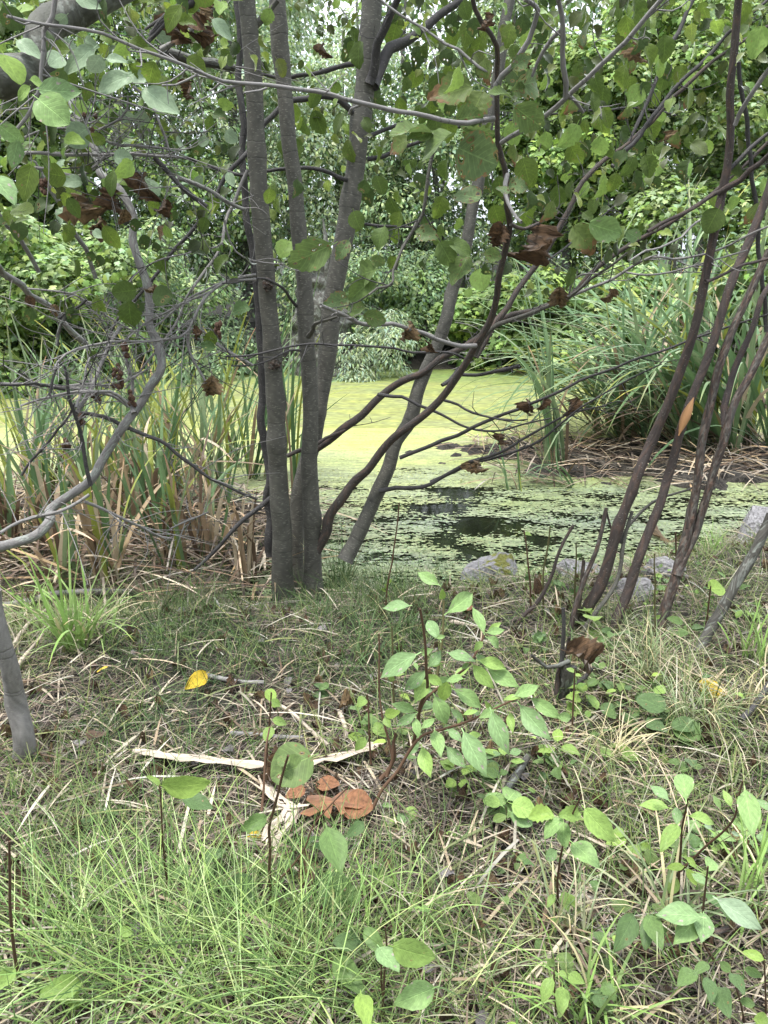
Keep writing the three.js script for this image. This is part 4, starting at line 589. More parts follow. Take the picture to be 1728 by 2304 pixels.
// ---------- brown stems on the right ----------
R = rng(851);
{
  const T = thing('shrub_clump', 'clump of reddish brown leaning stems on the right of the bank', 'shrub'), b0 = gd(1315, 1410), dA = b0;
  const S = (runs, r0, r1, mat, o = {}) => branch('stem', T, mat, traces(...runs), r0, r1, { knots: 12, jit: 0.12, flare: 0.15, crook: 0.13, ...o });
  S([[7, [440, 1210, 470, 1100, 580, 900, 660, 650, 760, 330, 830, 160], gd(1310, 1415), gd(1310, 1415)], [5, [900, 1430, 1000, 1200, 1100, 950, 1180, 700, 1260, 330, 1310, 50], dA, dA - 0.1], [3, [1380, 1180, 1420, 850, 1415, 600, 1440, 330, 1470, 0, 1480, -120], dA - 0.1, dA - 0.2]], 13, 8.5, M.red);
  S([[7, [640, 1250, 700, 1080, 760, 930, 850, 650, 950, 400, 1030, 150], gd(1375, 1430), gd(1375, 1430) + 0.1], [5, [1100, 1310, 1200, 1050, 1300, 800, 1400, 450, 1480, 250, 1590, 0], gd(1375, 1430) + 0.1, gd(1375, 1430) + 0.2], [3, [1640, 1300, 1720, 1060], gd(1375, 1430) + 0.2, gd(1375, 1430) + 0.2]], 10.5, 9.5, M.red);
  const c0 = gd(1485, 1425);
  S([[7, [950, 1230, 1000, 1050, 1060, 850, 1130, 600, 1190, 300, 1230, 30], c0, c0 + 0.1], [5, [1230, 1400, 1280, 1230, 1340, 950, 1440, 680, 1540, 460, 1670, 180], c0 + 0.1, c0 + 0.2]], 11.5, 8, M.redFlaky);
  S([[7, [1070, 850, 1100, 760, 1180, 590, 1270, 300, 1350, 40], c0 + 0.03, c0 + 0.1], [5, [1390, 1350, 1430, 1190, 1560, 960, 1670, 720], c0 + 0.1, c0 + 0.2]], 9.5, 8, M.redFlaky);
  S([[5, [1385, 1330, 1370, 1230, 1395, 1120, 1440, 960, 1560, 680, 1620, 480, 1680, 400], c0 + 0.12, c0 + 0.3]], 8, 6, M.red);
  const e0 = gd(1570, 1465);
  S([[7, [1195, 1350, 1240, 1260, 1330, 1130, 1440, 920, 1560, 720, 1680, 450], e0, e0 + 0.1]], 12, 10, M.lichenDark);
  S([[7, [420, 1300, 470, 1200, 560, 1060, 640, 960, 690, 850, 730, 600, 780, 430], dA - 0.1, dA]], 6, 4, M.alder);
  S([[7, [355, 1290, 400, 1100, 430, 970, 470, 870, 560, 650, 612, 410], gd(1270, 1440), gd(1270, 1440) + 0.1]], 7, 4, M.redFlaky);
  S([[7, [-60, 1300, 0, 1215, 60, 1120, 140, 1060, 250, 870, 310, 680, 400, 520], gd(1150, 1420), gd(1150, 1420) + 0.1]], 5, 3.5, M.red);
  S([[7, [415, 1160, 440, 1010, 455, 850, 465, 750], gd(1290, 1420), gd(1290, 1420)]], 5, 4, M.redFlaky);
  const B = (p, xy, d0, d1, r0, r1, mat = M.red) => branch('branch', T, mat, trace(p, xy, d0, d1), r0, r1, { knots: 4 });
  B(3, [1345, 1250, 1400, 1215, 1500, 1150, 1590, 1060, 1680, 990], dA - 0.1, dA - 0.2, 7, 6); B(7, [700, 640, 760, 520, 880, 400, 1000, 340, 1150, 290, 1240, 240], dA, dA + 0.1, 4, 2.5, M.alder);
  B(3, [1370, 1230, 1270, 1290, 1150, 1350, 880, 1500], dA - 0.05, dA - 0.15, 5, 4); B(3, [1445, 810, 1500, 700, 1560, 590, 1680, 430], dA - 0.2, dA - 0.3, 5, 5, M.alderPale);
  B(3, [1470, 400, 1510, 700, 1530, 900, 1560, 1160, 1590, 1450, 1620, 1800, 1650, 2150], dA + 0.3, dA + 0.5, 5, 5, M.alderDark);
  B(3, [1380, 1130, 1480, 1030, 1680, 850], dA - 0.1, dA - 0.1, 5, 4, M.alderDark); B(5, [1255, 385, 1340, 360, 1500, 280, 1680, 230], dA - 0.1, dA, 4, 3);
  B(7, [610, 420, 625, 480, 650, 580], gd(1270, 1440) + 0.1, gd(1270, 1440) + 0.1, 2.5, 2); B(3, [1280, 1430, 1200, 1435, 1100, 1530, 1000, 1590, 860, 1630, 760, 1690], dA, dA - 0.4, 3, 2, M.alderPale);
  { const p = at(...spot(5, 1112, 1290), gd(1375, 1430) + 0.08), q = at(...spot(5, 1150, 1195), gd(1375, 1430) + 0.08), g = limb([p.clone().add(V(-0.015, -0.05, 0.006)), p, q, q.clone().add(V(0.012, 0.03, -0.004))].map((v) => v.clone().add(V(-0.002, 0.002, 0.008))), (t) => 0.0165 * Math.sin(Math.PI * clamp(t, 0.04, 0.96)), { sides: 10, step: 0.01, jit: 0.25 }); part('bark_wound', g, M.wound, T).userData.label = 'bare orange wood where bark is torn from the stem'; }
  sprays(T, 320, 1150, 1760, -60, 620, dA - 0.2, dA + 1.5, 1.4);
  // leaves of this clump, high up
  for (let k = 0; k < 60; k++) { const sx = rr(1180, 1728), sy = rr(-20, 470), b = at(sx, sy, dA + rr(-0.3, 1.2)), t = b.clone().add(V(rr(-0.6, 0.6), -1, rr(-0.4, 0.4)).normalize().multiplyScalar(rr(0.05, 0.085))); leaf(T, R() < 0.2 ? 'round' : 'alder', R() < 0.08 ? 'half' : R() < 0.3 ? 'fresh' : 'alderHung', b, t, { roll: rr(-1.2, 1.2) }); }
}
{ // cut stump with sprouting stubs
  const d = gd(1265, 1590), T = thing('tree_stump', 'short dark cut stump with broken stubs under a big brown leaf', 'stump');
  branch('stem', T, M.lichenDark, trace(7, [300, 1700, 320, 1560, 345, 1420], d, d), 15, 12, { knots: 5 });
  branch('stub', T, M.alderDark, trace(7, [320, 1420, 325, 1250, 332, 1060], d, d), 5.5, 4); branch('stub', T, M.lichenDark, trace(7, [370, 1405, 300, 1430, 220, 1430, 170, 1400, 125, 1365], d, d - 0.05), 6, 3.5);
  branch('stub', T, M.red, trace(7, [260, 1700, 290, 1560, 320, 1420], d - 0.02, d), 7, 5); branch('stub', T, M.alderDark, trace(7, [360, 1600, 430, 1530, 520, 1450], d, d), 8, 4); branch('stub', T, M.lichenDark, trace(7, [340, 1700, 385, 1560, 400, 1440], d + 0.03, d + 0.03), 10, 8); branch('stub', T, M.red, trace(7, [300, 1500, 350, 1330, 372, 1250], d + 0.02, d + 0.02), 6, 4);
  const l = solo('dead_leaf', LEAF.curled[2], SKIN.dead[0], 'big curled brown leaf caught on the dark cut stump', 'leaf'); setLeaf(l, at(...spot(7, 350, 1340), d - 0.06), at(...spot(7, 560, 1400), d - 0.1), -0.5, V(0, 0.5, 1)); l.scale.set(l.scale.x * 1.5, l.scale.y * 1.35, l.scale.z);
}

// ---------- left: lichened branch, leaning trunk, near stem ----------
R = rng(871);
{
  const d = 2.75, T = thing('alder_tree', 'grey lichened crooked branch reaching in from the left edge', 'tree');
  branch('limb', T, M.lichen, traces(['q5', [-60, 262, 0, 255, 100, 240, 180, 200, 215, 140], d - 0.35, d - 0.2], ['q3', [205, 1075, 250, 1025, 380, 960, 400, 880, 480, 780, 560, 640, 620, 560, 690, 430, 690, 370, 645, 280, 640, 150, 610, 0], d - 0.15, d + 0.2], [1, [875, 1659, 860, 1450, 810, 1300, 720, 1180, 640, 1080, 600, 930, 540, 780, 450, 640], d + 0.2, d + 0.5]), 11.5, 8, { knots: 16, jit: 0.08, step: 0.02 });
  const B = (p, xy, d0, d1, r0, r1, mat = M.alderPale) => branch('branch', T, mat, trace(p, xy, d + d0, d + d1), r0, r1, { knots: 4 });
  B('q3', [392, 945, 350, 760, 330, 660, 310, 600, 270, 400, 240, 450, 215, 560], -0.1, -0.2, 5, 3, M.alderDark); B('q3', [0, 1150, 100, 1100, 260, 1050, 385, 985], -0.4, -0.2, 4, 4); B('q3', [530, 690, 460, 655, 380, 630, 310, 625], 0, 0, 5, 4, M.alderDark);
  B('q3', [555, 605, 480, 555, 400, 540, 250, 520, 100, 512, -20, 508], 0, -0.2, 3.5, 3); B('q3', [550, 695, 700, 760, 870, 890, 1000, 960, 1110, 1005], 0, 0.1, 5, 3, M.alderDark); B('q5', [365, 55, 460, 95, 560, 140, 650, 190, 740, 215], -0.2, 0, 4, 2.5);
  B(6, [140, 1640, 200, 1540, 280, 1460, 370, 1350, 450, 1260, 480, 1180], -0.1, -0.1, 3, 3, M.alderDark); B(6, [870, 1240, 845, 1150, 855, 1050, 800, 830], 0, 0.1, 6, 3, M.lichen); B('q5', [900, 100, 740, 170], 0.1, 0.1, 2, 2);
  B(6, [490, 1200, 530, 1100, 560, 960, 580, 880, 640, 860, 700, 850], -0.15, 0, 4, 2); B(6, [500, 1230, 620, 1010, 690, 830, 780, 680], -0.1, 0.1, 5, 4); B(6, [1460, 120, 1400, 160, 1200, 200, 1000, 260, 880, 330, 830, 400], 0.2, 0.1, 2, 1.6);
  B(6, [1659, 340, 1480, 385, 1340, 470, 1260, 600, 1210, 720, 960, 770, 700, 780, 480, 830, 380, 890, 350, 950], 0.2, -0.1, 3.5, 2.5); B(6, [1360, 450, 1200, 520, 1000, 620, 880, 700, 830, 750], 0.15, 0, 2.4, 1.8); B(6, [1220, 710, 1235, 870, 1290, 960, 1345, 1060], 0.1, 0.1, 4, 2.5);
  B(6, [1659, 370, 1560, 375, 1450, 390, 1250, 480, 1100, 590, 1000, 680], 0.2, 0.1, 3, 2); B(6, [1640, 930, 1400, 790, 1280, 690, 1210, 700], 0.2, 0.1, 3.5, 3);
  B(6, [450, 1060, 600, 1040, 720, 1060, 850, 1010, 960, 950], -0.1, 0.1, 3, 2); B(6, [820, 1170, 740, 1110, 500, 1105, 300, 1130, 130, 1190], -0.05, -0.2, 4, 2.5); B(6, [0, 1050, 230, 1050, 420, 1085], -0.3, -0.15, 3.5, 3, M.alderDark);
  B(6, [180, 430, 480, 470, 700, 610, 930, 750, 1100, 870], 0.1, 0.2, 2.2, 1.8); B(6, [380, 620, 500, 560, 560, 500], 0, 0, 4, 3, M.alderDark); B(6, [370, 800, 400, 640, 480, 560], 0, 0, 4, 4, M.lichenDark);
  B(1, [160, 990, 400, 995, 660, 1010, 720, 1000, 1000, 1005, 1180, 1020], 0, 0.1, 4, 3); B(1, [120, 1085, 250, 1090, 400, 1120, 520, 1135, 600, 1100, 680, 1010], 0, 0, 3.5, 3); B(1, [430, 745, 560, 840, 700, 920, 880, 945, 1100, 965], 0, 0, 4, 3);
  B(1, [360, -20, 325, 140, 290, 190, 285, 330, 265, 510, 235, 670, 190, 750, 105, 840], -0.9, -0.9, 5.5, 4); B(1, [0, 370, 100, 460, 190, 555, 350, 690, 440, 760], 0, 0.1, 3, 2.5, M.alderDark); B(1, [160, 890, 340, 830, 560, 870, 430, 980], 0, 0, 2.5, 2);
  B(1, [1440, 0, 1340, 90, 1250, 190, 1100, 280, 1040, 320], 0.1, 0.1, 5, 6); B(1, [1030, 330, 1180, 370, 1330, 400, 1520, 440], 0.2, 0.3, 12, 8, M.lichenDark); B(1, [860, 560, 980, 660, 1030, 780, 1080, 900, 1090, 960], 0, 0, 4, 3); B(1, [1000, 1020, 1130, 1160, 1200, 1230, 1340, 1340], 0.1, 0.1, 6, 5, M.alderDark);
  B(1, [1150, 1150, 1300, 1210, 1450, 1290, 1590, 1360], 0.2, 0.3, 5, 4, M.lichen); B(1, [480, 1010, 600, 700, 620, 620], -0.1, 0, 2, 1.6); B(1, [640, 840, 800, 750, 830, 620], 0, 0, 3, 2);
  const src = [...paths].filter(([m]) => m.parent === T && m.name === 'branch');
  for (const [m, pts] of src) { const c = new THREE.CatmullRomCurve3(pts, false, 'centripetal'), L = c.getLength(), gs = []; for (let k = 0; k < Math.min(24, 4 + L * 22); k++) { const t = rr(0.15, 1), b = c.getPoint(t), dir = c.getTangent(t).multiplyScalar(0.6).add(V(rr(-1, 1), rr(-0.9, 0.7), rr(-0.8, 0.8))).normalize(), l = rr(0.06, 0.34), mid = b.clone().addScaledVector(dir, l * 0.5).add(V(rr(-0.02, 0.02), rr(-0.02, 0.02), 0)), e = b.clone().addScaledVector(dir, l).add(V(rr(-0.04, 0.04), rr(-0.03, 0.04), 0)); gs.push(limb([b, mid, e], [0.002, 0.0008], { sides: 4, step: 0.03, seed: k })); if (R() < 0.6) { const q = mid.clone().add(V(rr(-0.09, 0.09), rr(-0.07, 0.07), rr(-0.05, 0.05))); gs.push(limb([mid, mid.clone().lerp(q, 0.5).add(V(0, 0.008, 0)), q], [0.0014, 0.0008], { sides: 4, step: 0.03, seed: k })); } } part('twigs', mergeGeometries(gs), R() < 0.75 ? M.alderPale : M.alderDark, m).userData.kind = 'stuff'; }
  // small woody cones in bunches
  const cones = (p, x, y, n, s) => { const c = at(...spot(p, x, y), d), gs = []; for (let i = 0; i < n; i++) { const g = new THREE.IcosahedronGeometry(px(5, c), 1); g.scale(1, 1.35, 1); const q = g.attributes.position; for (let j = 0; j < q.count; j++) { const k = 1 + 0.35 * N3(q.getX(j) * 400 + i, q.getY(j) * 400, q.getZ(j) * 400); q.setXYZ(j, q.getX(j) * k, q.getY(j) * k, q.getZ(j) * k); } g.translate(px(rr(-s, s) * 0.6, c), px(rr(-s, s) * 1.3, c), px(rr(-s, s) * 0.6, c)); gs.push(g); } const m = part('cone_cluster', mergeGeometries(gs), M.cone, T); m.position.copy(c); m.geometry.computeVertexNormals(); };
  cones(6, 770, 1000, 16, 18); cones(6, 810, 835, 8, 12); cones(6, 620, 1140, 9, 14); cones(6, 520, 1280, 9, 13); cones(6, 855, 1150, 9, 14); cones(6, 430, 1460, 6, 12); cones(1, 590, 820, 12, 20); cones(1, 290, 1210, 8, 12); cones(6, 1415, 700, 8, 12);
  // leaves near the lens at the left edge
  leaves(T, 1, 'round', 'poplar', [245, 640, 430, 775], d - 1.05, { wide: 1.05, roll: 0.2 }); leaves(T, 1, 'egg', 'poplar', [255, 580, 525, 600, 190, 560, 100, 650, 0, 815, 155, 930, 115, 910, 75, 1095, 200, 520, 300, 540, -60, 1130, 110, 1290], d - 1, {}); leaves(T, 1, 'egg', 'alderHung', [205, 1070, 140, 1300, 270, 1010, 350, 1110, 200, 700, 130, 800, 380, 610, 400, 740], d - 0.8);
  leaves(T, 1, 'egg', 'grey', [930, 575, 1155, 735, 840, 490, 590, 570, 690, 380, 820, 375, 610, 310, 400, 470, 110, 260, 270, 360], d - 0.3, { wide: 0.8 }); leaves(T, 1, 'round', 'grey', [850, 490, 970, 490, 740, 1030, 860, 1010], d - 0.2);
  leaves(T, 6, 'round', 'alderHung', [880, 440, 720, 460, 990, 470, 1110, 490, 930, 530, 880, 560], d - 0.1); leaves(T, 6, 'alder', 'alderHung', [835, 510, 845, 700, 1480, 220, 1370, 320, 930, 80, 950, 200, 550, 880, 640, 850], d); leaves(T, 6, 'alder', 'herb', [1620, 560, 1490, 565, 1395, 810, 1295, 795, 500, 990, 470, 1060], d);
  for (const [p, l] of [[1, [1130, 90, 1120, 280, 1260, 60, 1190, 250, 1340, 170, 1320, 320, 1230, 520, 1200, 650, 930, 1130, 935, 1290, 545, 1260, 560, 1450, 760, 1230, 720, 1390, 640, 1400, 630, 1560, 1060, 1290, 1040, 1430, 1380, 10, 1330, 150]], [6, [1370, 990, 1360, 1140, 1310, 720, 1240, 740, 1000, 400, 950, 460, 640, 10, 635, 110]]]) leaves(T, p, 'curled', 'dead', l, d, { spread: 4 });
  for (let k = 0; k < 150; k++) { const up = Math.pow(R(), 1.3), sx = rr(-30, 520), sy = lerp(-20, 520, up), b = at(sx, sy, d + rr(-0.5, 0.9)), t = b.clone().add(V(rr(-1, 1), rr(-1, 0.15), rr(-0.4, 0.6)).normalize().multiplyScalar(rr(0.045, 0.085))); leaf(T, pick(['alder', 'egg', 'round', 'egg']), R() < 0.2 ? 'fresh' : R() < 0.25 ? 'grey' : 'alderHung', b, t, { roll: rr(-0.8, 0.8) }); }
  sprays(T, 520, -40, 560, -60, 620, d, d + 1.5, 1.5);
  for (let k = 0; k < 24; k++) { const b = at(rr(0, 560), rr(430, 760), d + rr(-0.1, 0.6)), t = b.clone().add(V(rr(-0.6, 0.6), -1, rr(-0.3, 0.3)).normalize().multiplyScalar(rr(0.04, 0.07))); leaf(T, 'alder', R() < 0.3 ? 'dead' : 'alderHung', b, t, { roll: rr(-1, 1) }); }
}
{ const T = thing('leaning_tree', 'thick mossy grey trunk leaning across the top left corner', 'tree'); branch('trunk', T, M.mossy, trace(1, [-420, 640, -180, 560, 40, 490, 250, 330, 440, 130, 640, 10, 860, -130], 2.35, 2.75), 38, 34, { knots: 6, jit: 0.1 }); for (let k = 0; k < 8; k++) branch('branch', T, M.alderDark, trace(1, [rr(1200, 1280), rr(-30, 30), rr(1080, 1140), rr(60, 110), rr(930, 1000), rr(190, 280)], 2.5, 2.5), 8, 3); }
{ const T = thing('lichened_sapling', 'thin dead lichened stems slanting down at the left in front of the lime shrub', 'sapling'); branch('stem', T, M.lichen, trace(6, [-60, 250, 0, 300, 140, 410, 280, 520, 420, 650, 560, 790], 3.6, 4.2), 8, 6, { knots: 8 }); branch('stem', T, M.lichen, trace(1, [-20, 1370, 90, 1500, 190, 1640, 250, 1760], 3.6, 3.8), 5, 5); branch('stem', T, M.lichen, trace(1, [200, 1020, 350, 1250, 470, 1460, 560, 1640, 620, 1800], 3.6, 3.9), 6, 5); }
{ const d = gd(50, 1715), T = thing('sapling_trunk', 'smooth grey near stem at the left edge leaning out of view', 'trunk'); branch('trunk', T, M.alderPale, trace('s', [55, 1730, 42, 1640, 25, 1540, 5, 1430, -20, 1330], d, d - 0.1), 25, 17, { knots: 3, flare: 0.2 }); }

// ---------- saplings and seedlings traced in the foreground ----------
R = rng(901);
const rootless = (name, parent, panel, xy, d0, d1, r0, r1, mat = M.stalk) => branch(name, parent, mat, trace(panel, xy, d0, d1), r0, r1, { jit: 0.12, knots: 6, step: 0.012 });
{ // big poplar sapling
  const d = gd(875, 1790), T = thing('poplar_sapling', 'leafy poplar sapling with pale spotted leaves in the middle of the bank', 'sapling'), S = (xy, a, b, r0, r1, m) => rootless('stem', T, 8, xy, d + a, d + b, r0, r1, m);
  S([110, 1640, 150, 1560, 220, 1440, 300, 1370, 380, 1200, 560, 1130, 780, 1050, 960, 970, 1090, 905], -0.1, 0, 4.4, 2.4); S([375, 1215, 410, 1020, 460, 860, 458, 680, 440, 520, 418, 345], -0.02, -0.1, 4.5, 2.8); S([405, 1020, 480, 900, 620, 800, 740, 700, 800, 600, 835, 515], 0, 0.08, 3.6, 2.4); S([525, 810, 550, 650, 568, 480, 572, 290], 0.05, 0.1, 3.4, 2.4, M.stalkGreen);
  S([100, 1350, 92, 1200, 88, 1050, 75, 900], 0.1, 0.1, 2.6, 2); S([235, 1290, 185, 1080, 160, 900, 152, 510], 0.08, 0.12, 2.8, 2); S([248, 960, 240, 700, 236, 460], 0.15, 0.15, 2.4, 1.8, M.stalkGreen); S([200, 1430, 240, 1310, 260, 1150], 0, 0.02, 5, 3); S([160, 1450, 215, 1380, 250, 1280, 240, 1200], 0, 0.02, 5, 3);
  const Lf = (l, dd, o) => leaves(T, 8, 'poplar', 'poplar', l, d + dd, { spread: 0.8, tilt: 0.8, ...o, wide: o.wide * 0.86 });
  Lf([400, 640, 120, 770, 595, 370, 825, 205, 520, 535, 590, 520, 545, 545, 438, 370], -0.05, { wide: 1.15 });
  Lf([540, 190, 388, 90, 350, 325, 168, 325, 832, 505, 770, 320, 855, 495, 950, 432, 850, 500, 975, 480], 0.1, { wide: 1.1 });
  Lf([850, 530, 972, 590, 600, 630, 780, 680, 800, 680, 995, 710, 762, 710, 890, 872, 860, 735, 1060, 858], 0.02, { wide: 1.25 });
  Lf([472, 720, 570, 615, 380, 690, 402, 742, 450, 750, 318, 880, 475, 800, 375, 935, 640, 870, 850, 972, 512, 910, 612, 1112, 470, 770, 560, 850, 700, 800, 570, 785, 500, 610, 410, 640], -0.04, { wide: 1.3 });
  Lf([390, 1010, 238, 950, 390, 1025, 258, 1105, 390, 1055, 402, 1172, 512, 1130, 548, 1295, 430, 1240, 472, 1440, 700, 1145, 842, 1425, 590, 1240, 705, 1380, 700, 1030, 800, 1000, 600, 1130, 690, 1200, 430, 1120, 520, 1050, 720, 1180, 820, 1140], -0.08, { wide: 1.15 });
  Lf([880, 1010, 975, 1285, 1030, 910, 1200, 840, 1060, 925, 945, 905, 1065, 970, 1250, 1205, 1140, 925, 1335, 1065, 1300, 1040, 1425, 1058, 900, 1000, 800, 1045, 1000, 1020, 1010, 1140], -0.04, { wide: 1.1 });
  for (const [x, y] of [[430, 900], [455, 760], [500, 880], [640, 790], [740, 700], [660, 1090], [560, 1130], [800, 1045], [960, 975], [450, 1165], [420, 1000], [780, 640], [560, 700], [480, 1150], [700, 1075], [880, 1010], [340, 1290], [620, 810]]) { const an = R() * 6.283, l = rr(60, 150); Lf([x, y, x + Math.cos(an) * l, y + Math.sin(an) * l * 0.8], rr(0, 0.08), { wide: 1.2 }); }
  leaves(T, 8, 'egg', 'fresh', [590, 820, 555, 955, 560, 285, 565, 225, 820, 560, 770, 610, 240, 770, 320, 755, 240, 780, 225, 820, 190, 1030, 280, 1015, 190, 1050, 220, 1110, 60, 1180, 0, 1270, 60, 920, 20, 970], d);
}
function sapling(label, panel, stems, sets, base, r = 3) {
  const d = gd(...spot(panel, ...base)), T = thing('tree_seedling', label, 'seedling');
  for (const [xy, dd, r0] of stems) rootless('stem', T, panel, xy, d, d + (dd ?? -0.08), r0 ?? r, (r0 ?? r) * 0.65);
  for (const [kind, skin, list, dd, o] of sets) leaves(T, panel, kind, skin, list, d + (dd ?? -0.05), { spread: 0.8, tilt: 0.8, ...o, wide: (o?.wide ?? 1) * (kind === 'poplar' ? 0.85 : 0.82) });
  return T;
}
sapling('tiny seedling with three stacked bright round leaves left of the poplar sapling', 'q5', [[[1140, 1290, 1150, 1140, 1165, 1000, 1172, 880], -0.05, 2.6]], [['round', 'fresh', [1165, 915, 1172, 858, 1172, 915, 1215, 935, 1178, 1000, 1242, 1012, 1172, 1030, 1145, 1085, 1175, 940, 1200, 925]]], [1140, 1300]);
sapling('thin bare-stemmed seedling with one big bright leaf at its top on the left', 'q7', [[[725, 650, 715, 500, 702, 380, 690, 130], -0.15, 3]], [['egg', 'fresh', [700, 128, 893, 150, 690, 125, 635, 85, 700, 345, 690, 335], -0.15, { wide: 0.95, roll: 0.6 }], ['egg', 'herb', [790, 180, 922, 228], -0.05]], [725, 660]);
sapling('upright dark seedling stems with broad green leaves beside the orange leaves', 'q7', [[[1170, 680, 1172, 560, 1165, 330, 1200, 150, 1245, 0], -0.15, 4], [[1130, 240, 1140, 120, 1150, -40, 1165, -120], 0.1, 3], [[1180, 560, 1300, 430, 1350, 310, 1500, 140], 0, 2.5]], [['round', 'alder', [1345, 5, 1165, 75, 1225, 70, 1330, 30, 1235, 45, 1210, -10], 0.08, { wide: 1.25 }], ['alder', 'herb', [1150, 265, 1045, 320], 0], ['poplar', 'herb', [1410, 310, 1472, 485], -0.15, { wide: 1.5 }], ['egg', 'herb', [1570, 290, 1505, 345]], ['round', 'herb', [1100, 560, 955, 610, 1390, 540, 1530, 650, 930, 640, 840, 720, 1130, 620, 1070, 720], 0, { wide: 1.2 }], ['egg', 'fresh', [1165, 640, 1215, 625, 1150, 750, 1180, 735]]], [1170, 700]);
sapling('seedling with a yellow green spotted leaf at the bottom of the view near the middle', 'q8', [[[-5, 1140, 0, 1000, 8, 860, 5, 740], -0.1, 3]], [['egg', 'fresh', [40, 825, 230, 890], -0.1, { wide: 1.2, roll: 0.4 }], ['egg', 'poplar', [215, 1005, 45, 1080, -20, 830, 60, 930], -0.1, { wide: 1.2 }]], [-5, 1160]);
sapling('seedling hidden in the horsetails with broad toothed yellow green leaves', 'q7', [[[1655, 1120, 1645, 960, 1650, 850], -0.06, 3]], [['egg', 'herb', [1440, 810, 1585, 800, 1445, 880, 1565, 1010, 1580, 745, 1655, 865], 0.06], ['egg', 'fresh', [1560, 1030, 1590, 1160], -0.1]], [1655, 1150]);
sapling('red-stemmed seedling with five toothed leaves right of the poplar sapling', 'q8', [[[745, 690, 750, 560, 765, 440, 800, 300, 855, 170], -0.12, 3.2]], [['alder', 'fresh', [735, 262, 615, 250, 845, 245, 760, 265], -0.1, { wide: 1 }], ['egg', 'poplar', [770, 275, 675, 345, 775, 290, 775, 395, 870, 232, 1003, 385, 815, 378, 932, 468, 745, 412, 695, 450], -0.1, { wide: 1.15 }], ['egg', 'fresh', [780, 588, 792, 672, 735, 602, 705, 655, 735, 700, 740, 762, 800, 600, 830, 660]]], [745, 720]);
sapling('brown-stemmed seedling with spotted lance-shaped leaves near the right edge', 'q8', [[[1265, 660, 1280, 400, 1300, 260, 1312, 190], -0.1, 3.4], [[1280, 500, 1400, 380, 1500, 290, 1550, 110], -0.1, 3]], [['poplar', 'poplar', [1305, 192, 1285, 18, 1230, 195, 1150, 108, 1232, 228, 1098, 188, 1265, 300, 1270, 200, 1322, 262, 1458, 275, 1500, 222, 1470, 138, 1455, 232, 1425, 168, 1560, 150, 1592, 322, 1610, 190, 1680, 240, 1600, 210, 1620, 320], -0.1, { wide: 1.15 }], ['egg', 'fresh', [1270, 300, 1195, 400, 1295, 480, 1218, 482, 1312, 490, 1350, 565, 1310, 440, 1350, 480], -0.1, { wide: 0.9 }], ['poplar', 'grey', [1500, 330, 1540, 350, 1420, 320, 1370, 280]]], [1265, 680]);
sapling('dark-stemmed seedling with holed grey green leaves at the lower right', 'q8', [[[1440, 900, 1375, 790, 1380, 660, 1400, 480], -0.1, 3.2]], [['poplar', 'poplar', [1372, 700, 1175, 660, 1362, 690, 1275, 800, 1380, 680, 1390, 780, 1395, 560, 1330, 500, 1400, 500, 1440, 420], -0.08, { wide: 1.5 }], ['poplar', 'grey', [1440, 622, 1655, 755], -0.1, { wide: 1.25 }], ['egg', 'herb', [1080, 690, 1010, 840, 1140, 690, 1200, 820, 1160, 690, 1120, 830, 1120, 720, 1230, 760]]], [1440, 930]);
sapling('small two-leaved bright seedling at the bottom right of the middle', 'q8', [[[745, 1150, 740, 1040, 735, 930], -0.05, 2.4]], [['egg', 'fresh', [725, 960, 678, 1062, 770, 1000, 768, 1115, 800, 945, 862, 985, 705, 882, 748, 912, 760, 930, 790, 960], -0.05]], [745, 1160]);
sapling('seedling with rounded bright leaves in the bottom right corner', 'q8', [[[1560, 1190, 1540, 1060, 1500, 930], -0.05, 2.6], [[1640, 1190, 1650, 1000, 1640, 860], -0.05, 2.6]], [['egg', 'herb', [1500, 930, 1440, 890, 1500, 940, 1560, 1020, 1400, 900, 1340, 940, 1400, 960, 1420, 1060, 1450, 1000, 1480, 1110, 1340, 930, 1280, 970, 1560, 920, 1640, 960, 1540, 1060, 1620, 1080], -0.05], ['egg', 'fresh', [1640, 880, 1550, 840, 1600, 1140, 1700, 1160], -0.08]], [1560, 1190]);
sapling('seedling with lobed pale leaves in the bottom left corner', 'q7', [[[100, 1030, 60, 860, 45, 600, 40, 370], -0.1, 4.5]], [['alder', 'fresh', [350, 985, 165, 1040, 270, 1000, 340, 1085, 60, 925, -30, 1030], -0.02], ['egg', 'fresh', [570, 770, 500, 745, 540, 790, 560, 745], 0]], [100, 1050]);
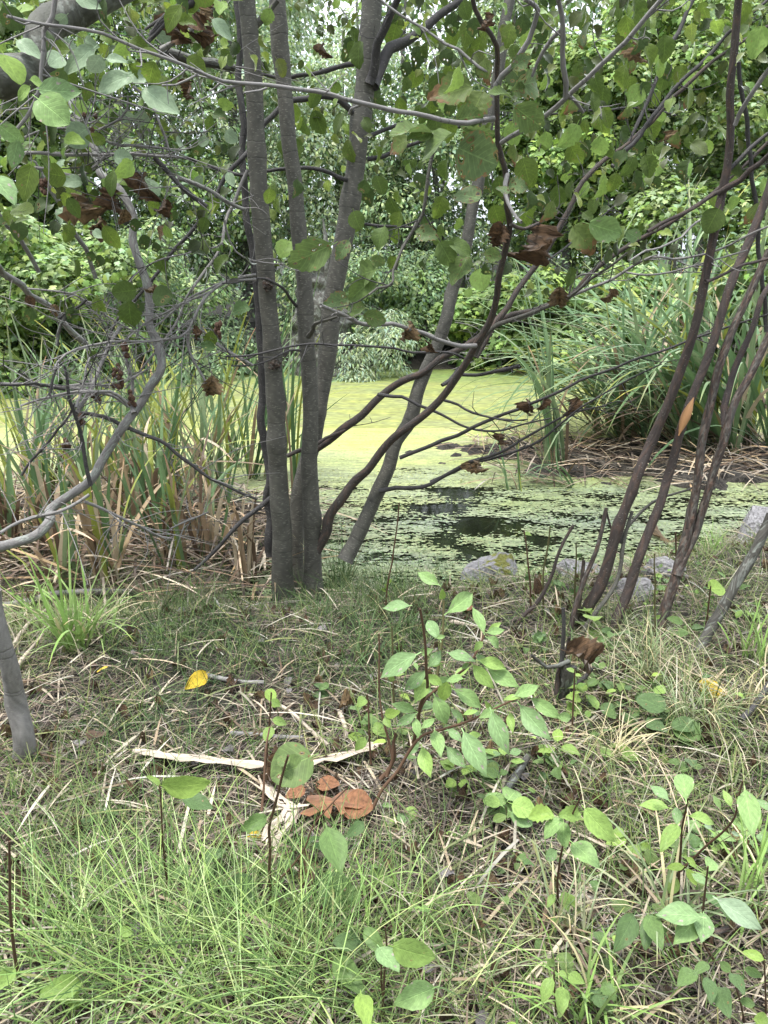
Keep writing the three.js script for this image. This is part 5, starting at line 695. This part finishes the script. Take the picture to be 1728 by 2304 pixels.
// upright bare red shoots
for (const [p, xy, base, lab] of [['q6', [5, 560, 20, 400, 50, 220, 66, 60], [5, 570], 'thin dark upright shoot with a yellow tip left of the mossy boulder'], ['q6', [640, 540, 630, 420, 618, 280, 605, 180], [640, 560], 'leftmost of the thin green shoots between the boulders'], ['q6', [690, 540, 690, 380, 705, 260, 718, 160], [690, 560], 'rightmost of the thin green shoots between the boulders'], ['q6', [825, 520, 828, 380, 830, 240], [825, 540], 'thin green shoot in front of the smooth grey boulder'], ['q6', [1168, 640, 1170, 460, 1168, 280], [1168, 660], 'thin brown shoot between the second and third brown stems'], ['q6', [1390, 600, 1405, 500, 1412, 420], [1390, 620], 'thin shoot with one round leaf right of the third brown stem'], ['q6', [810, 1080, 822, 900, 825, 780], [810, 1100], 'thin green shoot beside the dark cut stump'], ['q6', [1265, 330, 1262, 260, 1260, 190], [1265, 440], 'short green shoot against the third brown stem']]) {
  const d = gd(...spot(p, ...base)), T = thing('shoot', lab, 'shoot'); rootless('stem', T, p, xy, d, d - 0.03, 2.4, 1.6, R() < 0.5 ? M.stalkGreen : M.stalk);
  for (let k = 0; k < 5; k++) { const i = Math.floor(R() * (xy.length / 2 - 1)), f = R(), b = at(...spot(p, lerp(xy[2 * i], xy[2 * i + 2], f), lerp(xy[2 * i + 1], xy[2 * i + 3], f)), d), t = b.clone().add(V(rr(-1, 1), rr(-0.4, 0.8), rr(-0.5, 0.5)).normalize().multiplyScalar(rr(0.012, 0.03))); leaf(T, 'egg', pick(['fresh', 'herb']), b, t, { roll: rr(-1, 1) }); }
}
leaves(scene.getObjectByName('shoot_005'), 'q6', 'round', 'fresh', [1405, 430, 1475, 425], gd(...spot('q6', 1390, 620)), { wide: 1 });
// low leafy plants in the grass
const HERBS = [['q6', 890, 640, 1.2, 'toothed green plant just above the big brown leaf on the cut stump'], ['q6', 990, 720, 1, 'toothed plant right of the big brown leaf'], ['q6', 700, 720, 1, 'pale ragged-leaved plant left of the cut stump'], ['q6', 940, 890, 1, 'broad-leaved plant in the shade right of the cut stump'], ['q6', 860, 980, 0.9, 'dark leafy plant at the foot of the cut stump'], ['q6', 870, 830, 0.8, 'low leafy plant under the right side of the big brown leaf'], ['q6', 1060, 960, 0.9, 'leafy plant in the shade between the cut stump and the pale fine tuft'], ['q6', 1150, 920, 0.7, 'small leafy plant below the pale fine grass tuft'], ['q6', 1010, 1050, 0.7, 'small plant in the grass below the right side of the cut stump'], ['q6', 1300, 660, 1.1, 'large-leaved plant at the foot of the rightmost brown stem'], ['q6', 1550, 590, 1, 'plant with a pale leaf right of the rightmost brown stem'], ['q6', 1210, 440, 0.8, 'low plant at the foot of the third brown stem'], ['q6', 740, 440, 0.8, 'low plant behind the left stub of the cut stump'], ['q6', 1220, 1090, 1.3, 'blue green poplar seedling in the grass right of the poplar sapling'], ['q8', 520, 340, 1, 'bright toothed plant left of the red-stemmed seedling'], ['q8', 520, 100, 0.9, 'low leaves left of the round-leaved plant above the red-stemmed seedling'], ['q8', 740, 70, 1, 'round-leaved plant above the red-stemmed seedling'], ['q8', 730, 130, 0.8, 'small plant just above the red-stemmed seedling'], ['q8', 400, 150, 0.8, 'small plant left of the dark mossy stick'], ['q8', 320, 140, 0.7, 'leftmost of the low plants below the poplar sapling'], ['q8', 545, 520, 0.55, 'tiny three-leaved plant below the bright toothed plant'], ['q8', 1060, 460, 0.8, 'dark toothed plant right of the red-stemmed seedling'], ['q8', 1300, 100, 0.8, 'low plant above the lance-leaved seedling'], ['q5', 1560, 1060, 0.8, 'low plant at the left foot of the poplar sapling'], ['q5', 1440, 930, 0.9, 'grey green plant right of the three-leaved seedling'], ['q5', 1590, 1100, 0.8, 'pale little plant in the straw left of the poplar sapling'], ['q5', 720, 640, 0.6, 'tiny plant in the dark horsetails below the trunks'], ['q7', 860, 590, 0.9, 'low plant behind the bright horsetails'], ['q5', 340, 490, 0.7, 'little plant at the top of the bright broad grass tuft'], ['q5', 60, 330, 0.8, 'pale plant under the bend of the grey branch'], ['q8', 1600, 430, 1, 'leafy plant at the right edge beside the lance-leaved seedling'], ['q8', 1380, 430, 0.8, 'low plant between the two brown-stemmed seedlings'], ['q8', 900, 1090, 0.8, 'low leaves at the bottom right of the two-leaved seedling'], ['q5', 1500, 260, 0.9, 'pale green plant at the foot of the leaning grey stem'], ['q7', 430, 320, 0.6, 'single low plant in the fine horsetails on the left'], ['q8', 60, 280, 0.6, 'tiny plant on the straw below the poplar sapling'], ['q8', 1000, 40, 0.7, 'low plant in the flattened straw tuft']];
for (const [p, x, y, s, lab] of HERBS) {
  const c = gp(...spot(p, x, y)), T = thing('leafy_plant', lab, 'plant', c), n = 4 + Math.floor(R() * 4), kind = pick(['egg', 'alder', 'egg', 'round']), skin = pick(['herb', 'herb', 'fresh', 'poplar']);
  for (let k = 0; k < n; k++) { const a = R() * 6.283, h = rr(0.02, 0.09) * s, b = V(Math.cos(a) * 0.015, h, Math.sin(a) * 0.015), t = b.clone().add(V(Math.cos(a), rr(-0.3, 0.45), Math.sin(a)).normalize().multiplyScalar(rr(0.04, 0.065) * s)); leaf(T, kind, skin, b, t, { roll: rr(-0.4, 0.4), face: V(rr(-0.3, 0.3), 1, rr(0, 0.5)) }); }
  part('stem', limb([V(0, -0.02, 0), V(0.004, 0.03 * s, 0), V(0, 0.08 * s, 0)], [0.0022, 0.001], { sides: 5 }), M.stalkGreen, T);
}
// ---------- things lying on the ground ----------
R = rng(931);
function fallen(label, kind, skin, panel, bx, by, tx, ty, { lift = 0.03, wide = 1, up = V(0, 1, 0.3), roll = 0 } = {}) { const b = gp(...spot(panel, bx, by)), t = gp(...spot(panel, tx, ty)); b.y += lift; t.y += lift; const m = solo('fallen_leaf', pick(LEAF[kind]), pick(SKIN[skin]), label, 'leaf'); setLeaf(m, b, t, roll, up); m.scale.x *= wide; return m; }
fallen('smaller yellow fallen leaf in the dry grass on the left', 'egg', 'yellow', 'q5', 470, 815, 422, 835, { lift: 0.04, wide: 1.4, roll: 0.5 });
fallen('larger yellow fallen leaf standing out left of the middle', 'egg', 'yellow', 'q5', 897, 870, 808, 930, { lift: 0.06, wide: 0.75, roll: -0.7 });
fallen('yellow fallen leaf in the grass at the right', 'round', 'yellow', 'q6', 1450, 890, 1380, 915, { lift: 0.03 });
fallen('largest orange brown fallen leaf on the bare straw', 'lobed', 'orange', 'q7', 1450, 350, 1430, 215, { wide: 1.25, lift: 0.06 });
fallen('orange brown leaf just right of the largest one', 'round', 'orange', 'q7', 1480, 290, 1610, 305, { lift: 0.055, wide: 1.2 });
fallen('reddish leaf just above the largest orange one', 'egg', 'orange', 'q7', 1370, 200, 1470, 205, { lift: 0.055, wide: 1.2 });
fallen('orange leaf at the bend of the pale reed strips', 'egg', 'orange', 'q7', 1320, 225, 1235, 255, { lift: 0.055, wide: 1.3 });
fallen('curled cream leaf on the pale reed strips', 'curled', 'litter', 'q7', 1140, 130, 1260, 190, { lift: 0.03 });
fallen('narrow yellowish leaf lying below the pale reed strips', 'poplar', 'yellow', 'q7', 1070, 400, 1160, 365, { lift: 0.03 });
fallen('curled tan leaf standing in the grass above the bright horsetails', 'curled', 'litter', 'q7', 1350, 540, 1320, 670, { lift: 0.05, wide: 0.7 });
fallen('pale grey fallen leaf near the left stem', 'egg', 'litter', 'q5', 400, 1150, 460, 1100, { lift: 0.055, wide: 1.3 });
fallen('dark brown leaf at the left edge beside the near stem', 'egg', 'dead', 'q5', 75, 875, 130, 860, { lift: 0.03 });
fallen('brown leaf low in the left corner behind the thick dead stalk', 'curled', 'dead', 'q7', 90, 720, 110, 800, { lift: 0.05, wide: 1 });
fallen('orange leaf in the grass behind the poplar sapling', 'egg', 'orange', 'q6', 335, 570, 385, 555, { lift: 0.05, wide: 1.3 });
{ const d = gd(...spot('q6', 650, 540)), m = solo('fallen_leaf', LEAF.egg[1], SKIN.dead[0], 'pointed dark leaf standing on a shoot between the boulders', 'leaf'); setLeaf(m, at(...spot('q6', 665, 455), d), at(...spot('q6', 662, 385), d), 0.3, V(0, 0.3, 1)); }
fallen('pale crumpled leaf at the water edge behind the brown stems', 'curled', 'litter', 'q6', 1240, 260, 1225, 225, { lift: 0.03, wide: 1.6 });
fallen('pinkish crumpled leaf in the dark hollow under the poplar sapling', 'curled', 'litter', 'q6', 300, 900, 350, 940, { lift: 0.02 });
fallen('tan curled leaf in the horsetails at the bottom of the view', 'lobed', 'litter', 'q7', 1000, 960, 1060, 1050, { lift: 0.03 });
{ const o = thing('leaf_litter', 'brown withered leaves and scraps half buried in the dry grass', 'leaf litter'); o.userData.kind = 'stuff';
  for (const [g, sk, n] of [[LEAF.egg[1], 0, 420], [LEAF.curled[0], 1, 260], [LEAF.curled[3], 0, 420], [LEAF.alder[2], 2, 160], [LEAF.curled[1], 0, 420]]) mass('leaves', g, SKIN.litter[sk], n, () => { const d = rr(0.9, 3.9), x = rr(-0.66, 0.66) * (d + 0.4), s = rr(0.018, 0.05), k = rr(0.45, 1.2); if (gh(x, -d) < WATER + 0.06) return null; return [onGround(x, -d, rr(0.008, 0.035)), quat(-Math.PI / 2 + rr(-0.4, 0.5), R() * 6.283, rr(-0.6, 0.6)), V(s, s, s), [k, k, k]]; }, o); }
function groundStick(name, label, cat, mat, panel, xy, r0, r1, lift = 0.03) { const pts = []; for (let i = 0; i < xy.length; i += 2) { const p = gp(...spot(panel, xy[i], xy[i + 1])); p.y += lift; pts.push(p); } const m = solo(name, limb(pts, (t) => lerp(px(r0, pts[0]), px(r1, pts[pts.length - 1]), t), { sides: 8, step: 0.015, jit: 0.3, knots: 5, seed: Math.round(xy[0]) }), mat, label, cat); return m; }
function reedStrip(label, panel, xy, r0, r1) { // a shredded flat reed: several ribbons lying side by side
  const q = rng(Math.round(xy[0] * 7 + xy[1])), pts = []; for (let i = 0; i < xy.length; i += 2) { const p = gp(...spot(panel, xy[i], xy[i + 1])); p.y += 0.04; pts.push(p); }
  const o = thing('reed_stalk', label, 'reed stalk'), cv = new THREE.CatmullRomCurve3(pts, false, 'centripetal'), n = 9;
  for (let k = 0; k < 6; k++) {
    const w = px(lerp(r0, r1, 0.5), pts[0]), off = (k / 5 - 0.5) * 1.7 * w, a0 = q() * 0.25, a1 = 1 - q() * 0.25, pos = [], uv = [], idx = [], hw = w * (0.16 + 0.26 * q()), tw = (q() - 0.5) * 1.6;
    for (let i = 0; i <= n; i++) { const t = lerp(a0, a1, i / n), p = cv.getPoint(t), g = cv.getTangent(t), s = V(-g.z, 0, g.x).normalize(), jt = off + (q() - 0.5) * w * 0.5, an = tw * (i / n) + (q() - 0.5) * 0.9, e0 = hw * (i === n || !i ? 0.4 : 1) * (0.7 + 0.6 * q()), y = 0.006 * (q() - 0.4) + 0.003 * k; for (const m of [-1, 0, 1]) { pos.push(p.x + s.x * (jt + m * e0 * Math.cos(an)), p.y + y + m * e0 * Math.sin(an) + (m ? 0 : e0 * 0.35), p.z + s.z * (jt + m * e0 * Math.cos(an))); uv.push((m + 1) / 4 + k * 0.17, t * 2 + k); } if (i < n) for (const j of [0, 1]) { const b = i * 3 + j; idx.push(b, b + 1, b + 4, b, b + 4, b + 3); } }
    const g = new THREE.BufferGeometry(); g.setAttribute('position', new THREE.Float32BufferAttribute(pos, 3)); g.setAttribute('uv', new THREE.Float32BufferAttribute(uv, 2)); g.setIndex(idx); g.computeVertexNormals(); part('fibre_strip', g, M.reed, o);
  }
}
const reedTex = tex(64, 256, (u, v, c) => { const s = 1 + 0.5 * tn(u, v, 3) + 0.55 * N3(u * 40, v * 3, 2) + 0.2 * N3(u * 90, v * 9); c[0] = 0.42 * s; c[1] = 0.35 * s; c[2] = 0.275 * s; }, { srgb: true });
M.reed = new THREE.MeshStandardMaterial({ map: reedTex, roughness: 0.85, side: THREE.DoubleSide });
{ const g = 'reed stalk';
  reedStrip('long pale flattened reed strip lying across the bare patch', 'q7', [560, 45, 700, 58, 850, 75, 1000, 95, 1160, 108, 1250, 130], 19, 16);
  reedStrip('pale reed strip running up right from the bend under the green leaf', 'q7', [1250, 130, 1360, 95, 1480, 65, 1600, 20, 1680, 0], 19, 16);
  reedStrip('pale reed strip bent downwards to the orange leaves', 'q7', [1140, 140, 1170, 220, 1230, 275, 1290, 310], 19, 16);
  reedStrip('pale reed strip slanting down left of the largest orange leaf', 'q7', [1290, 270, 1240, 350, 1180, 420, 1150, 480], 19, 16);
  groundStick('reed_stalk', 'short split reed piece below the other pale strips', g, M.reed, 'q7', [1170, 470, 1230, 500, 1290, 555], 5, 4);
  groundStick('reed_stalk', 'thin pale stalk slanting down to the reed strips from the tree', g, M.reed, 'q5', [1080, 925, 1240, 990, 1330, 1070, 1420, 1150], 4, 5);
  groundStick('reed_stalk', 'pale stalk pointing up left of the poplar sapling', g, M.reed, 'q5', [1465, 985, 1490, 1050, 1500, 1110], 6, 5, 0.02);
  groundStick('reed_stalk', 'long tan reed leaf slanting in the grass at the left edge', g, M.reed, 'q5', [40, 770, 110, 660, 180, 590, 260, 530], 5, 3, 0.05);
  groundStick('reed_stalk', 'tan reed leaf beside the near stem at the left', g, M.reed, 'q5', [60, 840, 120, 760, 200, 660], 6, 3, 0.04);
  groundStick('reed_stalk', 'pale stick lying behind the poplar sapling', g, M.reed, 'q6', [270, 600, 340, 615, 415, 632], 5, 4, 0.03);
  groundStick('reed_stalk', 'pale stalk lying across the water edge behind the boulders', g, M.reed, 'q6', [490, 170, 560, 210, 640, 190, 850, 230, 960, 255], 4, 3, 0.02);
  groundStick('stick', 'grey stick lying at the foot of the trunks', 'stick', M.alderPale, 'q5', [870, 835, 960, 855, 1050, 870, 1145, 872], 6, 5);
  groundStick('stick', 'grey stick lying below the first one in the dry grass', 'stick', M.alderPale, 'q5', [1000, 1095, 1100, 1100, 1200, 1110, 1310, 1115], 6, 5);
  groundStick('stick', 'brown stick lying in the grass at the lower right', 'stick', M.alderBrown, 'q8', [1070, 915, 1200, 880, 1330, 845, 1480, 800, 1600, 765], 7, 6, 0.03);
  groundStick('stick', 'dark mossy stick slanting below the red-stemmed seedling', 'stick', M.lichenDark, 'q8', [470, 290, 540, 190, 600, 90, 620, 60], 9, 8, 0.04);
  groundStick('stick', 'broken pale root at the foot of the first grey trunk', 'stick', M.alderBrown, 'q5', [1115, 475, 1160, 520, 1245, 580], 6, 5, 0.03);
  groundStick('stick', 'weathered grey pole lying under the left cattails', 'stick', M.alderPale, 'q5', [-40, 560, 100, 530, 250, 490, 400, 478, 580, 478], 9, 6, 0.04);
  groundStick('stick', 'dark bent stick at the right edge in the grass', 'stick', M.alderDark, 'q6', [1530, 1080, 1600, 1000, 1650, 920, 1680, 880], 6, 6, 0.06);
  groundStick('stick', 'thin dark stick in the bottom left corner', 'stick', M.alderDark, 'q7', [0, 1140, 60, 1080, 115, 1010], 5, 3, 0.05);
}
// ---------- tufts of broad grass ----------
R = rng(951);
const GB = [0.3, 0.7, 1.1, 1.5, 1.9, 2.3].map((b) => blade(8, b, { fold: 0.3, power: 1.4, taper: 3, twist: rr(-0.6, 0.6) }));
const GM = { bright: [bladeMat(0.16, 0.26, 0.06), bladeMat(0.2, 0.29, 0.09)], soft: [bladeMat(0.14, 0.19, 0.08), bladeMat(0.19, 0.24, 0.12), bladeMat(0.26, 0.27, 0.15)], dark: [bladeMat(0.06, 0.11, 0.035), bladeMat(0.09, 0.14, 0.05)], straw: [bladeMat(0.36, 0.32, 0.17), bladeMat(0.44, 0.38, 0.24)] };
function tuft(label, panel, x, y, n, L, wide, mats, { group, lean = 0.6, bend = [0, 5] } = {}) { const o = thing('grass_tuft', label, 'grass tuft', gp(...spot(panel, x, y)), group); for (let i = 0; i < n; i++) { const m = part('blade', GB[bend[0] + Math.floor(R() * (bend[1] - bend[0] + 1))], pick(R() < 0.12 ? GM.straw : mats), o), l = L * rr(0.5, 1.1); m.position.set(rr(-0.05, 0.05), -0.01, rr(-0.05, 0.05)); m.quaternion.copy(quat(rr(0, lean), R() * 6.283, rr(-0.2, 0.2))); m.scale.set(wide * rr(0.6, 1.2), l, l); } return o; }
tuft('bright green broad-bladed grass tuft below the left cattails', 'q5', 330, 690, 60, 0.42, 0.011, GM.bright, { lean: 0.7, bend: [0, 4] });
tuft('smaller bright grass tuft left of the big one under the cattails', 'q5', 150, 560, 22, 0.3, 0.007, GM.bright);
tuft('green grass tuft hanging right of the big bright tuft', 'q5', 480, 680, 16, 0.24, 0.007, GM.bright, { bend: [3, 5] });
tuft('dark lush grass tuft behind the poplar sapling', 'q6', 60, 640, 60, 0.2, 0.004, GM.dark, { bend: [2, 5] });
tuft('dark grass tuft at the water edge left of the mossy boulder', 'q6', 260, 380, 70, 0.16, 0.003, GM.dark);
tuft('dark grass tuft left of the poplar sapling under the trunks', 'q5', 1590, 730, 60, 0.2, 0.004, GM.dark, { bend: [2, 5] });
tuft('pale arching fine grass tuft right of the cut stump', 'q6', 1130, 800, 80, 0.27, 0.0034, GM.soft, { bend: [2, 5] });
tuft('fine grass tuft at the foot of the third brown stem', 'q6', 1010, 620, 50, 0.2, 0.003, GM.soft);
tuft('grass tuft with upright blades at the right edge', 'q6', 1600, 760, 40, 0.28, 0.006, GM.bright, { lean: 0.4, bend: [0, 3] });
tuft('straw-coloured grass tuft at the right edge above the lance-leaved seedling', 'q6', 1600, 950, 50, 0.2, 0.004, GM.straw);
tuft('pale grass tuft spreading below the cut stump', 'q6', 1330, 1040, 70, 0.26, 0.0036, GM.soft, { bend: [2, 5] });
tuft('grass tuft at the water edge beside the pale slab', 'q6', 1420, 290, 50, 0.2, 0.004, GM.bright);
tuft('flattened straw grass tuft right of the poplar sapling', 'q8', 960, 20, 60, 0.24, 0.0034, GM.straw, { bend: [3, 5] });
tuft('long broad grass blades leaning across the lower right', 'q8', 1200, 760, 30, 0.34, 0.006, GM.soft, { lean: 1.2 });
tuft('broad grass blades at the bottom between the two bright seedlings', 'q8', 870, 1150, 40, 0.24, 0.006, GM.bright, { lean: 0.9 });
tuft('tall blade tuft at the right edge beside the bottom right corner', 'q8', 1600, 640, 34, 0.3, 0.006, GM.bright, { lean: 1 });
tuft('straw-coloured tuft in the middle of the lower right', 'q8', 780, 840, 50, 0.26, 0.004, [...GM.straw, ...GM.soft], { lean: 1 });
tuft('broad grass blades leaning in from the left of the yellow green seedling', 'q8', 0, 760, 22, 0.26, 0.006, GM.bright, { lean: 0.6 });
tuft('dark grass round the foot of the first grey trunk', 'q5', 1190, 540, 40, 0.12, 0.003, GM.dark, { lean: 0.8 });
tuft('dark grass between the feet of the grey trunks and the leaning stem', 'q5', 1470, 440, 150, 0.46, 0.0028, GM.dark, { lean: 0.8 });
tuft('dark grass in front of the second grey trunk', 'q5', 1400, 560, 60, 0.17, 0.003, GM.dark, { lean: 0.8 });
// ---------- grass, horsetails and straw, as masses ----------
R = rng(971);
const inView = (near, far, p = 1) => { const d = near + (far - near) * Math.pow(R(), p); return [rr(-0.7, 0.7) * (d + 0.7), d]; };
const strip = [0.25, 0.6, 1, 1.5].map((b) => blade(4, b, { power: 1.2, taper: 3, twist: 0.6 }));
const finer = blade(5, 0.9, { power: 1.3, taper: 4 });
const wetAt = (x, d) => sstep(gh(x, -d), WATER - 0.02, WATER + 0.04);
const regionOf = (l) => l.map(([p, x, y, rx, ry]) => { const a = gp(...spot(p, x, y)), e = gp(...spot(p, x + rx, y)), f = gp(...spot(p, x, y - ry)), h = gp(...spot(p, x, y + ry)); return [a.x, -a.z, Math.abs(e.x - a.x), Math.max(0.06, Math.abs(f.z - h.z) / 2)]; });
const inside = (rs, x, d) => { let m = 0; for (const [cx, cd, rx, rd] of rs) { const u = (x - cx) / rx, v = (d - cd) / rd; m = Math.max(m, 1.35 - Math.hypot(u, v)); } return clamp(m, 0, 1); };
const bare = regionOf([['q7', 1400, 200, 330, 120], ['q5', 1250, 1000, 300, 120], ['q8', 80, 170, 160, 120], ['q8', 350, 600, 200, 140], ['q5', 250, 900, 250, 130]]);
const lushDark = regionOf([['q5', 900, 720, 420, 190], ['q5', 1330, 760, 300, 150], ['q6', 60, 560, 260, 170], ['q6', 260, 360, 200, 60], ['q5', 700, 1000, 260, 110], ['q5', 1350, 420, 190, 150]]);
const tallDark = regionOf([['q5', 1530, 430, 150, 170], ['q5', 1560, 640, 200, 140], ['q5', 780, 560, 250, 100], ['q6', 60, 520, 200, 140]]), horse = regionOf([['q7', 700, 950, 620, 250], ['q7', 1300, 950, 330, 230], ['q7', 1100, 1150, 700, 120]]), horseFine = regionOf([['q7', 420, 420, 420, 320], ['q7', 800, 620, 400, 200], ['q8', 150, 560, 260, 200]]);
const meadow = regionOf([['q6', 1150, 820, 420, 260], ['q6', 1400, 950, 300, 300], ['q8', 1000, 300, 400, 260], ['q8', 250, 900, 300, 260], ['q8', 900, 950, 500, 260], ['q6', 1400, 330, 250, 120], ['q5', 200, 620, 260, 130]]);
const plantSpots = scene.children.filter((o) => /seedling|sapling$|sapling_0|poplar/.test(o.name) && o.children.length).map((o) => { const b = new THREE.Box3().setFromObject(o), q = V(); b.getCenter(q); return [q.x, -q.z, (b.max.x - b.min.x) / 2]; }).filter((p) => p[1] < 3.2);
const clear = (x, d) => { for (const [px_, pd, w] of plantSpots) if (Math.abs(x - px_) < w + 0.03 && d < pd + 0.12 && d > pd - 0.4) return 0.28; return 1; };
function sward(label, geo, n, name, cat, near, far, keep, L, w, lean, cols, { p = 1.0, lift = 0, var: cv = 0.2 } = {}) {
  const o = thing(name, label, cat); o.userData.kind = 'stuff'; const mat = white(1, 0.22, 0.08, 0.2);
  geo.forEach((g, gi) => mass('blades', g, mat, Math.round(n / geo.length), () => { const [x, d] = inView(near, far, p); const k = keep(x, d) * wetAt(x, d); if (R() > k) return null; const l = rr(L[0], L[1]) * rr(0.75, 1); return [onGround(x, -d, rr(0, lift) - 0.004), quat(rr(lean[0], lean[1]), R() * 6.283, rr(-0.5, 0.5)), V(rr(w[0], w[1]), l, l), tint(cols(x, d), cv, 0.08)]; }, o));
  return o;
}
const STRAW = [[0.07, 0.055, 0.045], [0.28, 0.235, 0.175], [0.2, 0.165, 0.125], [0.4, 0.345, 0.27], [0.13, 0.105, 0.085], [0.19, 0.18, 0.11], [0.09, 0.07, 0.055], [0.25, 0.2, 0.17], [0.12, 0.13, 0.07]];
sward('dry tangled straw covering the bank', strip, 74000, 'dry_grass', 'dry grass', 0.85, 4.2, (x, d) => 0.75 + inside(bare, x, d) * 0.25 - inside(lushDark, x, d) * 0.4, [0.05, 0.22], [0.0016, 0.0036], [1.2, 1.66], () => pick(STRAW), { lift: 0.032, p: 1.1, var: 0.3 });
sward('short green grass scattered through the straw', strip, 54000, 'grass', 'grass', 0.85, 4.4, (x, d) => clamp(0.4 + 1.1 * fbm(x * 2.2, d * 2.2, 3) + 0.5 * inside(meadow, x, d) - inside(bare, x, d) * 0.6, 0.03, 1) * (0.4 + 0.6 * clear(x, d)), [0.06, 0.2], [0.0016, 0.0032], [0.2, 1.25], (x, d) => pick([[0.1, 0.165, 0.045], [0.14, 0.2, 0.06], [0.19, 0.24, 0.09], [0.065, 0.115, 0.035], [0.22, 0.24, 0.1]]), { lift: 0.01 });
sward('dark fine horsetails massed round the foot of the trunks', strip.slice(0, 3), 42000, 'horsetail', 'horsetails', 1.7, 4, (x, d) => Math.pow(inside(lushDark, x, d), 0.7) * clamp(0.5 + 2.6 * fbm(x * 3.2 + 7, d * 3.2, 3), 0.06, 1), [0.07, 0.2], [0.0013, 0.0024], [0.2, 1.25], () => pick([[0.055, 0.095, 0.035], [0.075, 0.125, 0.045], [0.1, 0.15, 0.065], [0.04, 0.07, 0.03]]), { lift: 0.02 });
sward('medium green fine horsetails on the left of the foreground', [finer, strip[0]], 15000, 'horsetail', 'horsetails', 0.85, 2.2, (x, d) => Math.pow(inside(horseFine, x, d), 0.8), [0.1, 0.26], [0.0013, 0.0022], [0.2, 1.25], () => pick([[0.11, 0.18, 0.06], [0.15, 0.23, 0.07], [0.08, 0.13, 0.05], [0.22, 0.27, 0.11]]), { lift: 0.01 });
sward('bright yellow green horsetails crossing each other in the foreground', [finer, strip[0], strip[1]], 15000, 'horsetail', 'horsetails', 0.75, 1.6, (x, d) => Math.pow(inside(horse, x, d), 0.8), [0.22, 0.46], [0.0015, 0.0026], [0.3, 1.3], () => pick([[0.31, 0.42, 0.15], [0.24, 0.36, 0.11], [0.4, 0.48, 0.22], [0.15, 0.24, 0.07], [0.09, 0.15, 0.05]]), { lift: 0.02 });
sward('long pale grass leaning over the right half of the bank', strip.slice(1), 9000, 'grass', 'grass', 0.85, 3.2, (x, d) => inside(meadow, x, d) * clear(x, d), [0.16, 0.34], [0.002, 0.0036], [0.3, 1.3], () => pick([[0.2, 0.25, 0.11], [0.36, 0.33, 0.22], [0.14, 0.2, 0.075], [0.42, 0.37, 0.27]]), { lift: 0.01 });

sward('tall feathery dark horsetails wrapping the foot of the grey trunks', [finer, strip[0], strip[1]], 15000, 'horsetail', 'horsetails', 1.9, 4, (x, d) => Math.pow(inside(tallDark, x, d), 0.8), [0.14, 0.34], [0.0014, 0.0024], [0.1, 0.9], () => pick([[0.07, 0.12, 0.04], [0.1, 0.155, 0.055], [0.055, 0.09, 0.035], [0.14, 0.18, 0.08]]), { lift: 0.01 });
sward('flat withered grass blades lying over the straw', [strip[0], strip[1]], 4200, 'dry_grass', 'dry grass', 0.85, 4, (x, d) => 0.6, [0.1, 0.3], [0.004, 0.009], [1.25, 1.62], () => pick([[0.4, 0.34, 0.25], [0.3, 0.24, 0.17], [0.45, 0.4, 0.32], [0.16, 0.12, 0.09], [0.2, 0.22, 0.1]]), { lift: 0.05 });
{ const o = thing('ground_cover', 'scattered small broad leaves of weeds low in the grass', 'ground cover'); o.userData.kind = 'stuff'; const cov = regionOf([['q6', 900, 900, 300, 200], ['q6', 1250, 1000, 400, 200], ['q8', 600, 150, 500, 200], ['q8', 1100, 700, 500, 300], ['q8', 500, 1000, 500, 200], ['q7', 1300, 650, 350, 200], ['q5', 1550, 1000, 200, 200], ['q6', 1350, 500, 300, 160]]);
  for (const [kd, sk] of [['egg', 'herb'], ['alder', 'herb'], ['egg', 'fresh'], ['round', 'alder']]) mass('leaves', LEAF[kd][1], SKIN[sk][0], 900, () => { const [x, d] = inView(0.85, 4); if (R() > inside(cov, x, d) * wetAt(x, d) * clamp(0.6 + 2 * fbm(x * 3, d * 3, 2), 0, 1)) return null; const s = rr(0.015, 0.042); return [onGround(x, -d, rr(0.015, 0.09)), quat(-Math.PI / 2 + rr(-0.2, 0.9), R() * 6.283, rr(-0.4, 0.4)), V(s, s, s), tint([1, 1, 1], 0.2, 0.1)]; }, o); }
renderer.render(scene, camera);
